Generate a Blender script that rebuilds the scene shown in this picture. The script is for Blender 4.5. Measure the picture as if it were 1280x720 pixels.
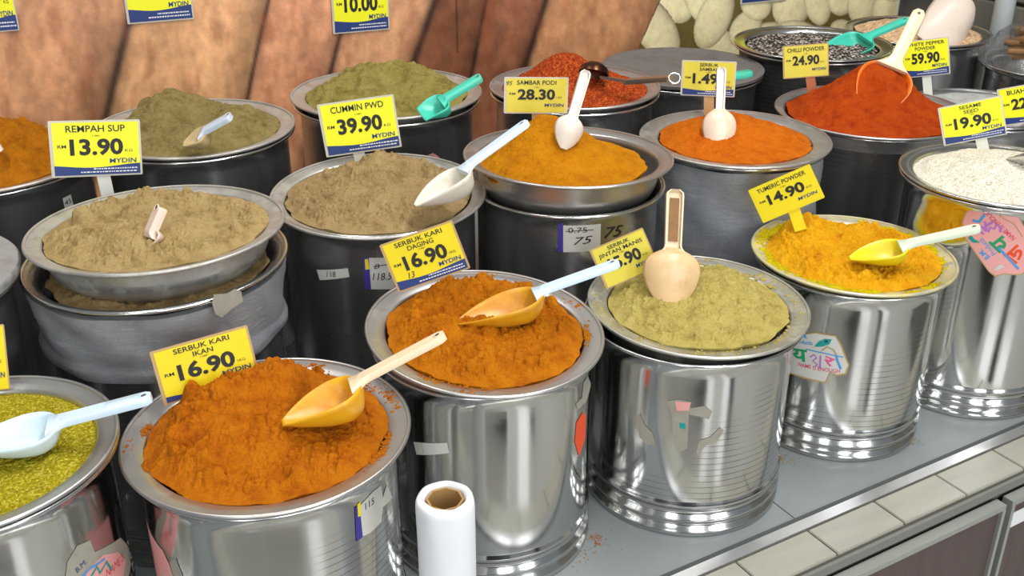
import bpy, bmesh, math, random
import numpy as np
from mathutils import Vector, Matrix
from mathutils.geometry import tessellate_polygon

for o in list(bpy.data.objects):
    bpy.data.objects.remove(o)
SC = bpy.context.scene
C = SC.collection
random.seed(7)

# ------------------------------------------------------------------ camera
CAM_Z = 1.053
PITCH = math.radians(25.81)
FPX = 1320.0
cam_d = bpy.data.cameras.new('camera')
cam_d.sensor_width = 36.0
cam_d.lens = FPX / 1280 * 36
cam_d.clip_start = 0.05
cam = bpy.data.objects.new('camera', cam_d)
C.objects.link(cam)
cam.location = (0, 0, CAM_Z)
cam.rotation_euler = (math.pi / 2 - PITCH, 0, 0)
SC.camera = cam

# ------------------------------------------------------------------ world, lights, exposure
SC.view_settings.view_transform = 'Standard'
SC.view_settings.look = 'None'
SC.view_settings.exposure = 0.16
SC.view_settings.gamma = 1.0
SC.view_settings.use_curve_mapping = False
wd = bpy.data.worlds.new('world')
SC.world = wd
wd.use_nodes = True
wb = wd.node_tree.nodes['Background']
wb.inputs[0].default_value = (0.80, 0.86, 0.92, 1)
wb.inputs[1].default_value = 0.26

def area(name, loc, target, sx, sy, power, col=(1, 1, 1)):
    l = bpy.data.lights.new(name, 'AREA')
    l.shape = 'RECTANGLE'; l.size = sx; l.size_y = sy; l.energy = power; l.color = col
    o = bpy.data.objects.new(name, l); C.objects.link(o)
    o.location = loc
    o.rotation_euler = (Vector(target) - Vector(loc)).to_track_quat('-Z', 'Y').to_euler()
    return o
# ceiling fluorescent fittings
area('ceiling_tube_light', (-0.9, 1.5, 3.0), (-0.9, 1.5, 0), 0.25, 2.4, 26, (1, 0.98, 0.95))
area('ceiling_tube_light', (0.9, 1.3, 3.0), (0.9, 1.3, 0), 0.22, 2.0, 66, (1, 0.98, 0.95))
area('ceiling_tube_light', (0.2, -0.9, 3.0), (0.2, -0.9, 0), 2.4, 0.25, 26, (1, 0.98, 0.95))
# unseen light panels added behind the camera for bright streaks in the steel
area('streak_panel_light', (1.2, -2.6, 1.5), (0.3, 1.5, 0.3), 0.9, 2.4, 46, (0.95, 0.98, 1))
area('streak_panel_light', (2.7, -1.9, 1.5), (0.3, 1.5, 0.3), 0.9, 2.4, 52, (0.95, 0.98, 1))
area('streak_panel_light', (-0.9, -2.8, 1.4), (0.0, 1.5, 0.3), 0.7, 2.2, 26, (0.95, 0.98, 1))

# ------------------------------------------------------------------ helpers
cP, sP = math.cos(PITCH), math.sin(PITCH)
def ray(px, py):
    x = (px - 640) / FPX; u = -(py - 360) / FPX
    return Vector((x, cP + u * sP, -sP + u * cP))
def atd(px, py, d):                      # point seen at a photo position, d metres deep
    return ray(px, py) * d + Vector((0, 0, CAM_Z))
def atz(px, py, z):
    r = ray(px, py); return r * ((z - CAM_Z) / r.z) + Vector((0, 0, CAM_Z))

MATS = {}
def srgb(r, g, b):
    f = lambda c: (c / 255 / 12.92) if c / 255 <= 0.04045 else ((c / 255 + 0.055) / 1.055) ** 2.4
    return (f(r), f(g), f(b), 1)
class NT:
    def __init__(s, name):
        s.m = bpy.data.materials.new(name); s.m.use_nodes = True
        s.t = s.m.node_tree; s.n = s.t.nodes; s.b = s.n['Principled BSDF']
        s.co = s.n.new('ShaderNodeTexCoord')
    def link(s, a, b): s.t.links.new(a, b)
    def set(s, k, v): s.b.inputs[k].default_value = v
    def noise(s, scale, detail=4, rough=.6, vec=None, stretch=None, dist=0):
        nd = s.n.new('ShaderNodeTexNoise'); nd.inputs['Scale'].default_value = scale
        nd.inputs['Detail'].default_value = detail; nd.inputs['Roughness'].default_value = rough
        nd.inputs['Distortion'].default_value = dist
        src = vec or s.co.outputs['Object']
        if stretch:
            mp = s.n.new('ShaderNodeMapping'); mp.inputs['Scale'].default_value = stretch
            s.link(src, mp.inputs[0]); src = mp.outputs[0]
        s.link(src, nd.inputs['Vector']); return nd.outputs[0]
    def voro(s, scale, feat='F1', rnd=1):
        nd = s.n.new('ShaderNodeTexVoronoi'); nd.inputs['Scale'].default_value = scale
        nd.feature = feat
        s.link(s.co.outputs['Object'], nd.inputs['Vector']); return nd
    def ramp(s, src, stops):
        r = s.n.new('ShaderNodeValToRGB'); e = r.color_ramp.elements
        while len(e) < len(stops): e.new(0.5)
        for i, (p, c) in enumerate(stops):
            e[i].position = p; e[i].color = c if not isinstance(c, (int, float)) else (c, c, c, 1)
        s.link(src, r.inputs[0]); return r.outputs[0]
    def mix(s, fac, a, b, mode='MIX'):
        nd = s.n.new('ShaderNodeMix'); nd.data_type = 'RGBA'; nd.blend_type = mode
        for k, v in ((0, fac), (6, a), (7, b)):
            if hasattr(v, 'node'): s.link(v, nd.inputs[k])
            else: nd.inputs[k].default_value = v
        return nd.outputs[2]
    def math(s, op, a, b=0.0, clamp=False):
        nd = s.n.new('ShaderNodeMath'); nd.operation = op; nd.use_clamp = clamp
        for k, v in ((0, a), (1, b)):
            if hasattr(v, 'node'): s.link(v, nd.inputs[k])
            else: nd.inputs[k].default_value = v
        return nd.outputs[0]
    def bump(s, h, strength, dist):
        nd = s.n.new('ShaderNodeBump'); nd.inputs['Strength'].default_value = strength
        nd.inputs['Distance'].default_value = dist
        s.link(h, nd.inputs['Height']); s.link(nd.outputs[0], s.b.inputs['Normal'])
    def base(s, x):
        if hasattr(x, 'node'): s.link(x, s.b.inputs['Base Color'])
        else: s.set('Base Color', x)

def plain(name, col, rough=.5, metal=0, var=.06, scale=60, bump=0):
    if name in MATS: return MATS[name]
    t = NT(name)
    n = t.noise(scale)
    d = tuple(c * (1 - var * 2) for c in col[:3]) + (1,)
    t.base(t.mix(n, d, col)); t.set('Roughness', rough); t.set('Metallic', metal)
    if bump: t.bump(n, bump, .002)
    MATS[name] = t.m; return t.m

def steel(name, col=(.60, .60, .59, 1), rough=.2, lines=False, dust=None, dust_amt=.3, specks=0, flat_dust=False, smear=0):
    if name in MATS: return MATS[name]
    t = NT(name)
    big = t.noise(9, 5, .6); fine = t.noise(70, 3, .7)
    streak = t.noise(30, 3, .6, stretch=(1, 1, .07))
    c = t.mix(t.math('MULTIPLY', streak, .5), col, tuple(x * .72 for x in col[:3]) + (1,))
    r = t.math('ADD', t.math('MULTIPLY', big, .16), rough - .06)
    met = 1.0
    if lines:
        sp = t.n.new('ShaderNodeSeparateXYZ'); t.link(t.co.outputs['Object'], sp.inputs[0])
        wob = t.noise(7, 1, .5)
        z = t.math('ADD', sp.outputs[2], t.math('MULTIPLY', wob, .006))
        fr = t.math('FRACT', t.math('MULTIPLY', z, 1 / .0105))
        ln = t.math('LESS_THAN', fr, .10)
        gate = t.ramp(t.noise(5, 2, .5), [(.44, 0), (.52, 1)])
        ln = t.math('MULTIPLY', ln, gate)
        c = t.mix(t.math('MULTIPLY', ln, .75), c, (.08, .08, .08, 1))
    if smear:
        sm = t.ramp(t.noise(6, 6, .7, dist=1.2), [(.42, 0), (.72, smear)])
        c = t.mix(sm, c, (.55, .56, .57, 1)); r = t.math('ADD', r, t.math('MULTIPLY', sm, .45))
    if dust:
        a = t.ramp(t.noise(13, 7, .75), [(.50 - .2 * dust_amt, 0), (.74 - .1 * dust_amt, min(1, dust_amt * 1.5))])
        a2 = t.ramp(fine, [(.62, 0), (.80, dust_amt * .6)])
        a = t.math('MAXIMUM', a, a2)
        a = t.math('MAXIMUM', a, .03 + dust_amt * .26)
        dust = tuple(x * .75 + .25 * .28 for x in dust[:3]) + (1,)
        c = t.mix(a, c, dust)
        t.link(t.math('SUBTRACT', 1.0, a, True), t.b.inputs['Metallic'])
        r = t.math('ADD', r, t.math('MULTIPLY', a, .6))
    else:
        t.set('Metallic', .93 if specks else 1)
    if specks:
        sk = t.ramp(t.noise(260, 2, .5), [(.60, 0), (.68, 1)])
        gate = t.ramp(t.noise(7, 3, .6), [(.42, .12), (.66, specks)])
        k = t.math('MULTIPLY', sk, gate)
        c = t.mix(k, c, (.42, .38, .30, 1))
    t.base(c); t.link(r, t.b.inputs['Roughness'])
    h = t.math('ADD', t.math('MULTIPLY', streak, .4), big)
    t.bump(h, .05, .004)
    MATS[name] = t.m; return t.m

def powder_mat(name, col, dark=None, fine=700, strength=.5, grain=None, light=None):
    if name in MATS: return MATS[name]
    t = NT(name)
    dark = dark or tuple(c * .62 for c in col[:3]) + (1,)
    light = light or tuple(min(1, c * 1.18) for c in col[:3]) + (1,)
    a = t.ramp(t.noise(38, 6, .7), [(.3, dark), (.5, col), (.72, light)])
    n2 = t.noise(fine, 4, .7)
    c = t.mix(t.ramp(n2, [(.32, .55), (.55, 0)]), a, dark)
    if grain:
        v = t.voro(grain[0])
        g = t.ramp(v.outputs['Color'], grain[1])
        c = t.mix(grain[2], c, g)
        h = t.math('SUBTRACT', 1.0, v.outputs['Distance'])
        t.bump(h, 1.0, .0022)
    else:
        vb = t.math('SUBTRACT', 1.0, t.voro(230).outputs['Distance'])
        hh = t.math('ADD', n2, t.math('MULTIPLY', t.noise(fine * .25, 5, .75), 2.6))
        t.bump(t.math('ADD', hh, t.math('MULTIPLY', vb, .8)), strength * 1.5, .0030)
    t.base(c); t.set('Roughness', .95); t.set('Specular IOR Level', .15)
    MATS[name] = t.m; return t.m

def tag(o, label=None, cat=None, group=None, kind=None):
    if label: o['label'] = label
    if cat: o['category'] = cat
    if group: o['group'] = group
    if kind: o['kind'] = kind
    return o
def empty(name, mat, label, cat, group=None, kind=None):
    o = bpy.data.objects.new(name, None); C.objects.link(o)
    o.empty_display_size = .05
    o.matrix_world = mat if isinstance(mat, Matrix) else Matrix.Translation(mat)
    return tag(o, label, cat, group, kind)
def mesh(name, v, f, mat, parent=None, smooth=True, loc=None):
    me = bpy.data.meshes.new(name); me.from_pydata([tuple(p) for p in v], [], f)
    for m in (mat if isinstance(mat, list) else [mat]): me.materials.append(m)
    if smooth: me.polygons.foreach_set('use_smooth', [True] * len(me.polygons))
    me.update()
    o = bpy.data.objects.new(name, me); C.objects.link(o)
    if parent: o.parent = parent
    if loc is not None: o.location = loc
    return o
def bm_obj(name, bm, mat, parent=None, smooth=False, loc=None):
    me = bpy.data.meshes.new(name); bm.to_mesh(me); bm.free()
    for m in (mat if isinstance(mat, list) else [mat]): me.materials.append(m)
    if smooth: me.polygons.foreach_set('use_smooth', [True] * len(me.polygons))
    o = bpy.data.objects.new(name, me); C.objects.link(o)
    if parent: o.parent = parent
    if loc is not None: o.location = loc
    return o
def sharp(o, deg=40):
    me = o.data
    bm = bmesh.new(); bm.from_mesh(me)
    for e in bm.edges:
        if len(e.link_faces) == 2 and e.calc_face_angle(0) > math.radians(deg): e.smooth = False
    bm.to_mesh(me); bm.free(); return o
def lathe(name, prof, mat, parent=None, n=128, rfun=None, loc=None, deg=50):
    v = []; f = []; m = len(prof)
    for i in range(n):
        a = 2 * math.pi * i / n; ca, sa = math.cos(a), math.sin(a)
        for (r, z) in prof:
            if rfun: r = rfun(r, z, a)
            v.append((r * ca, r * sa, z))
    for i in range(n):
        j = (i + 1) % n
        for k in range(m - 1):
            f.append((i * m + k, j * m + k, j * m + k + 1, i * m + k + 1))
    o = mesh(name, v, f, mat, parent, True, loc)
    bm = bmesh.new(); bm.from_mesh(o.data)
    bmesh.ops.remove_doubles(bm, verts=bm.verts, dist=1e-6)
    bmesh.ops.recalc_face_normals(bm, faces=bm.faces)
    for e in bm.edges:
        if len(e.link_faces) == 2 and e.calc_face_angle(0) > math.radians(deg): e.smooth = False
    bm.to_mesh(o.data); bm.free()
    return o
def box(name, c, s, mat, parent=None, M=None, bev=.0):
    bm = bmesh.new(); bmesh.ops.create_cube(bm, size=1)
    for v in bm.verts: v.co = Vector((v.co.x * s[0], v.co.y * s[1], v.co.z * s[2]))
    if bev: bmesh.ops.bevel(bm, geom=bm.edges[:], offset=bev, segments=2, affect='EDGES')
    for v in bm.verts: v.co += Vector(c)
    if M is not None: bm.transform(M)
    return bm_obj(name, bm, mat, parent)

# numpy noise
def perlin(x, y, seed=0):
    rs = np.random.RandomState(seed); g = rs.rand(256, 256) * 2 * np.pi
    xi = np.floor(x).astype(int); yi = np.floor(y).astype(int); xf = x - xi; yf = y - yi
    u = xf * xf * xf * (xf * (xf * 6 - 15) + 10); w = yf * yf * yf * (yf * (yf * 6 - 15) + 10)
    def gr(a, b, dx, dy):
        t = g[a % 256, b % 256]; return np.cos(t) * dx + np.sin(t) * dy
    n00 = gr(xi, yi, xf, yf); n10 = gr(xi + 1, yi, xf - 1, yf)
    n01 = gr(xi, yi + 1, xf, yf - 1); n11 = gr(xi + 1, yi + 1, xf - 1, yf - 1)
    return (n00 * (1 - u) + n10 * u) * (1 - w) + (n01 * (1 - u) + n11 * u) * w
def fbm(x, y, seed, oct=5, gain=.5):
    s = 0; a = 1
    for i in range(oct): s = s + a * perlin(x * 2 ** i, y * 2 ** i, seed + i); a *= gain
    return s
def crumbs(x, y, size, prob, seed):
    rs = np.random.RandomState(seed); jx = rs.rand(256, 256); jy = rs.rand(256, 256)
    pr = rs.rand(256, 256); rd = .25 + .45 * rs.rand(256, 256) ** 1.5
    X = x / size; Y = y / size; xi = np.floor(X).astype(int); yi = np.floor(Y).astype(int)
    out = np.zeros_like(x)
    for a in (-1, 0, 1):
        for b in (-1, 0, 1):
            i = (xi + a) % 256; j = (yi + b) % 256
            px = xi + a + .2 + .6 * jx[i, j]; py = yi + b + .2 + .6 * jy[i, j]
            d2 = (X - px) ** 2 + (Y - py) ** 2; r = rd[i, j]
            h = np.sqrt(np.maximum(0, r * r - d2)) * size * 1.1
            out = np.maximum(out, np.where(pr[i, j] < prob, h, 0))
    return out

def smooth01(t):
    t = np.clip(t, 0, 1); return t * t * (3 - 2 * t)
def heap(name, label, cat, loc, r0, n, peaks, mat, rough=.006, clump=1.0, seed=1, tilt=(0, 0), dents=(), edge=.20, base=-.0022, group=None, wob=.05, lump=1.0):
    a = np.linspace(-1, 1, n); A, B = np.meshgrid(a, a)
    A = A + 1e-9; B = B + 2e-9
    c = np.abs(A) > np.abs(B)
    r = np.where(c, A, B)
    ph = np.where(c, (np.pi / 4) * (B / A), np.pi / 2 - (np.pi / 4) * (A / B))
    x = r * np.cos(ph); y = r * np.sin(ph)
    rr = np.sqrt(x * x + y * y)
    th = np.arctan2(y, x)
    k = 1 + wob * fbm(np.cos(th) * 3 + 9, np.sin(th) * 3 + 9, seed + 50, 4) - wob * .3
    X = x * r0 * k; Y = y * r0 * k
    h = np.zeros_like(X)
    for (px, py, ph_, sx, sy) in peaks:
        h = h + ph_ * np.exp(-(((x - px) / sx) ** 2 + ((y - py) / sy) ** 2))
    e = smooth01((1 - rr) / edge)
    nz = fbm(X * 22, Y * 22, seed, 4) * rough * 1.5
    nz = nz + (.4 - np.abs(fbm(X * 42, Y * 42, seed + 9, 5, .6))) * rough * 1.0
    mask = smooth01((fbm(X * 18 + 3, Y * 18, seed + 20, 3) + .22) * 6)
    cl = np.maximum(crumbs(X, Y, .024, .20 * lump, seed + 1) * 1.0, crumbs(X + .3, Y, .013, .45, seed + 2) * 1.05)
    cl = np.maximum(cl, crumbs(X, Y + .7, .0072, .75, seed + 3) * 1.15)
    # lumps gather at the foot of the slopes, near the edge
    foot = .6 + .4 * smooth01((rr - .35) / .45)
    h = h + nz + cl * mask * clump * foot + fbm(X * 230, Y * 230, seed + 31, 3) * .0017 * clump
    for (px, py, dd, sx, sy) in dents:
        q = np.exp(-(((x - px) / sx) ** 2 + ((y - py) / sy) ** 2) ** 1.5)
        h = h - dd * q
    z = base + h * e + (e - 1) * .002
    v = np.stack([X, Y, z], -1).reshape(-1, 3)
    idx = np.arange(n * n).reshape(n, n)
    q = np.stack([idx[:-1, :-1], idx[:-1, 1:], idx[1:, 1:], idx[1:, :-1]], -1).reshape(-1, 4)
    # skirt so that the heap is not paper thin
    ring = np.concatenate([idx[0, :], idx[1:, -1], idx[-1, -2::-1], idx[-2:0:-1, 0]])
    m = len(ring); low = v[ring].copy(); low[:, 0] *= .9; low[:, 1] *= .9; low[:, 2] -= .02
    v = np.concatenate([v, low]); k0 = n * n
    i = np.arange(m); j = (i + 1) % m
    sk = np.stack([ring[i], k0 + i, k0 + j, ring[j]], -1)
    q = np.concatenate([q, sk])
    me = bpy.data.meshes.new(name)
    me.vertices.add(len(v)); me.vertices.foreach_set('co', v.ravel().astype(np.float32))
    me.loops.add(q.size); me.loops.foreach_set('vertex_index', q.ravel().astype(np.int32))
    me.polygons.add(len(q)); me.polygons.foreach_set('loop_start', np.arange(0, q.size, 4, dtype=np.int32))
    me.update(calc_edges=True); me.validate()
    me.polygons.foreach_set('use_smooth', [True] * len(me.polygons))
    me.materials.append(mat)
    o = bpy.data.objects.new(name, me); C.objects.link(o)
    o.location = loc; o.rotation_euler = tilt_euler(tilt)
    return tag(o, label, cat, group, 'stuff')
def tilt_euler(t):
    nrm = Vector((-t[0], -t[1], 1)).normalized()
    return nrm.to_track_quat('Z', 'Y').to_euler() if t != (0, 0) else (0, 0, 0)
def tilt_mat(t):
    if t == (0, 0): return Matrix.Identity(3)
    nrm = Vector((-t[0], -t[1], 1)).normalized()
    return Vector((0, 0, 1)).rotation_difference(nrm).to_matrix()
def tilt_euler(t): return tilt_mat(t).to_euler()

# text -> list of (verts, faces) in unit box coordinates, cached
TXT = {}
def text_geo(s, bold=.0, shear=0):
    k = (s, bold, shear)
    if k in TXT: return TXT[k]
    cu = bpy.data.curves.new('t', 'FONT'); cu.body = s; cu.size = 1; cu.offset = bold; cu.shear = shear
    cu.resolution_u = 3; cu.fill_mode = 'BOTH'
    o = bpy.data.objects.new('t', cu); C.objects.link(o)
    dg = bpy.context.evaluated_depsgraph_get(); dg.update()
    me = bpy.data.meshes.new_from_object(o.evaluated_get(dg))
    v = np.array([x.co[:] for x in me.vertices]).reshape(-1, 3); f = [tuple(p.vertices) for p in me.polygons]
    bpy.data.objects.remove(o); bpy.data.curves.remove(cu); bpy.data.meshes.remove(me)
    if len(v):
        lo = v.min(0); hi = v.max(0); v = v - [lo[0], min(0, lo[1]) * 0, 0]
        w = hi[0] - lo[0]
    else: w = 1
    TXT[k] = (v, f, w); return TXT[k]
class Ink:                                     # flat lettering gathered into one mesh, several inks
    def __init__(s): s.v = []; s.f = []; s.mi = []; s.mats = []
    def mid(s, m):
        if m not in s.mats: s.mats.append(m)
        return s.mats.index(m)
    def add(s, v, f, m):
        k = len(s.v); s.v += [tuple(p) for p in v]; s.f += [tuple(i + k for i in q) for q in f]
        s.mi += [s.mid(m)] * len(f)
    def text(s, t, p0, width, height, m, ang=0, bold=.0, shear=0, z=0, center=False):
        v, f, w = text_geo(t, bold, shear)
        if not len(v): return
        sx = width / w; sy = height / .72
        x = v[:, 0] * sx - (width / 2 if center else 0); y = v[:, 1] * sy
        ca, sa = math.cos(ang), math.sin(ang)
        s.add(np.stack([p0[0] + x * ca - y * sa, p0[1] + x * sa + y * ca, x * 0 + z], -1), f, m)
    def poly(s, pts, m, z=0):
        t = tessellate_polygon([[Vector((p[0], p[1], 0)) for p in pts]])
        s.add([(p[0], p[1], z) for p in pts], [tuple(q) for q in t], m)
    def stroke(s, pts, w, m, z=0):
        v = []; n = len(pts)
        for i, p in enumerate(pts):
            a = pts[max(0, i - 1)]; b = pts[min(n - 1, i + 1)]
            d = Vector((b[0] - a[0], b[1] - a[1])).normalized(); q = Vector((-d.y, d.x)) * w / 2
            v += [(p[0] + q.x, p[1] + q.y, z), (p[0] - q.x, p[1] - q.y, z)]
        s.add(v, [(2 * i, 2 * i + 1, 2 * i + 3, 2 * i + 2) for i in range(n - 1)], m)
    def obj(s, name, parent, wrap=None, label=None):
        bm = bmesh.new()
        vs = [bm.verts.new(p) for p in s.v]
        for q, mi in zip(s.f, s.mi):
            try:
                fc = bm.faces.new([vs[i] for i in q]); fc.material_index = mi
            except ValueError: pass
        if wrap:                               # wrap = (radius): x is arc length, y is height, z is lift
            xs = [v.co.x for v in bm.verts]; x = math.floor(min(xs) / .006) * .006
            while x < max(xs):
                bmesh.ops.bisect_plane(bm, geom=bm.verts[:] + bm.edges[:] + bm.faces[:], plane_co=(x, 0, 0), plane_no=(1, 0, 0), dist=1e-6)
                x += .006
            for v in bm.verts:
                a = v.co.x / wrap; r = wrap + v.co.z; y = v.co.y
                v.co = Vector((r * math.cos(a), r * math.sin(a), y))
        bmesh.ops.recalc_face_normals(bm, faces=bm.faces)
        o = bm_obj(name, bm, s.mats, parent)
        if label: o['label'] = label
        return o

# ------------------------------------------------------------------ materials
M_black = plain('ink_black', (.015, .015, .014, 1), .6)
M_blue = plain('ink_blue', srgb(35, 58, 120), .5)
M_yellow = plain('card_yellow', srgb(246, 242, 24), .5, var=.03)
M_yellow2 = plain('card_yellow_worn', srgb(240, 218, 10), .5, var=.08, scale=25)
M_yellow3 = plain('card_yellow_faded', srgb(228, 212, 70), .5, var=.08, scale=25)
M_white = plain('print_white', (.8, .8, .8, 1), .5)
M_sleeve = plain('sleeve_plastic', srgb(205, 200, 185), .25)
M_sleeve2 = plain('sleeve_plastic_dusty', srgb(200, 165, 110), .4, var=.15, scale=40)
M_post = plain('post_plastic', srgb(225, 225, 215), .35, var=.06)
M_post2 = plain('post_plastic_stained', srgb(205, 165, 115), .45, var=.15, scale=40)
M_paper = plain('sticker_paper', srgb(205, 203, 195), .6, var=.08, scale=50)
M_torn = plain('torn_paper', srgb(165, 160, 145), .8, var=.2, scale=60)
M_pink = plain('sticker_pink', srgb(228, 160, 155), .5, var=.05)
M_purple = plain('sticker_purple', srgb(60, 50, 140), .5)
M_red = plain('ink_red', srgb(205, 60, 90), .5)
M_orange = plain('sticker_orange', srgb(225, 75, 30), .5)
M_teal = plain('ink_teal', srgb(20, 150, 140), .5)
M_green = plain('ink_green', srgb(30, 150, 95), .5)
M_lilac = plain('ink_lilac', srgb(175, 110, 190), .5)
M_rose = plain('ink_rose', srgb(220, 90, 140), .5)
M_sky = plain('ink_sky', srgb(70, 150, 205), .5)
M_gold = plain('sticker_gold_edge', srgb(175, 150, 90), .4)

ST_BRIGHT = steel('steel_bright', (.66, .66, .64, 1), .10)
ST_LINED = steel('steel_lined', (.64, .64, .62, 1), .12, lines=True)
ST_DARK = steel('steel_dusty', (.40, .40, .40, 1), .24, specks=1.0)
ST_DARKL = steel('steel_dark_lined', (.36, .36, .36, 1), .25, lines=True, specks=.4)
ST_RIM = steel('steel_rim', (.68, .68, .67, 1), .2)

def wrap_mat(name, col, amt):
    t = NT(name)
    n = t.noise(10, 7, .75, dist=1.5)
    sc = t.noise(60, 3, .7, stretch=(.3, .3, 2.5))
    c = t.mix(t.ramp(n, [(.38, 0), (.7, amt)]), col, srgb(165, 165, 160))
    c = t.mix(t.ramp(sc, [(.6, 0), (.75, .5)]), c, srgb(185, 185, 180))
    t.base(c); t.set('Roughness', .38); t.set('Metallic', .1)
    t.bump(t.math('ADD', n, t.math('MULTIPLY', sc, .4)), .35, .006)
    return t.m
M_WRAP = wrap_mat('cloudy_plastic_wrap', srgb(128, 131, 136), .6)
M_WRAP2 = wrap_mat('cloudy_wrap_blue', srgb(132, 136, 144), .5)

# ------------------------------------------------------------------ structure: walls and floor
YT = math.radians(30.1)
dT = Vector((math.cos(YT), math.sin(YT), 0)); bT = Vector((-math.sin(YT), math.cos(YT), 0))
E0 = Vector((.398, 1.3145, 0))
YAW_W = math.radians(27)
PC = Vector((1.283, 3.55, 0))                     # the room's corner
dW = Vector((math.cos(YAW_W), math.sin(YAW_W), 0)); nW = Vector((math.sin(YAW_W), -math.cos(YAW_W), 0))
def fr(o, dx, dy):                                # frame with x along dx, y along dy, z up
    M = Matrix.Identity(4); M.col[0][:3] = dx; M.col[1][:3] = dy; M.col[2][:3] = (0, 0, 1); M.col[3][:3] = o
    return M
FB = fr(PC, -dW, -nW)                             # x runs left along back wall, y behind it
M_wall = plain('wall_paint_grey', srgb(150, 146, 138), .8, var=.05, scale=20)
w = box('wall_back', (1.9, .06, .75), (3.8, .08, 3.0), M_wall, M=FB); w['kind'] = 'structure'
FR = fr(PC, nW, dW)                               # right wall: x runs towards the viewer, y is outside
w = box('wall_right', (1.6, .08, .75), (3.3, .06, 3.0), plain('mortar_grey', srgb(104, 102, 96), .9), M=FR); w['kind'] = 'structure'
# grey painted blocks of the right wall
mb = plain('block_grey', srgb(118, 117, 110), .7, var=.12, scale=30, bump=.3)
bm = bmesh.new(); bmesh.ops.create_cube(bm, size=1)
for v in bm.verts: v.co = Vector((v.co.x * .388, v.co.y * .05, v.co.z * .188))
bmesh.ops.bevel(bm, geom=bm.edges[:], offset=.004, segments=1, affect='EDGES')
bme = bpy.data.meshes.new('block'); bm.to_mesh(bme); bm.free(); bme.materials.append(mb)
for row in range(8):
    for k in range(6):
        o = bpy.data.objects.new('block', bme); C.objects.link(o)
        o.parent = w
        o.matrix_world = FR @ Matrix.Translation((.2 + .4 * k + (.2 if row % 2 else 0), .03, -.25 + .2 * row))
        o.matrix_parent_inverse = Matrix.Identity(4)
t = NT('floor_tiles_pale')
t.base(t.mix(t.noise(8), srgb(170, 168, 162), srgb(190, 188, 182))); t.set('Roughness', .14)
fl = box('floor', (0, .2, -.78), (9, 9, .04), t.m); fl['kind'] = 'structure'

FO = fr(E0 - bT * 1.40, dT, -bT)                 # unseen dark panels added behind the camera to darken the drums' reflections
w2 = None
for (x0, x1) in ((-3.4, -.62), (.12, .26), (1.7, 2.4)):
    w2 = box('reflection_darkener', ((x0 + x1) / 2, .06, -.33), (x1 - x0, .12, .86), plain('dark_panel', srgb(40, 40, 44), .4), M=FO); w2['kind'] = 'structure'

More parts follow.
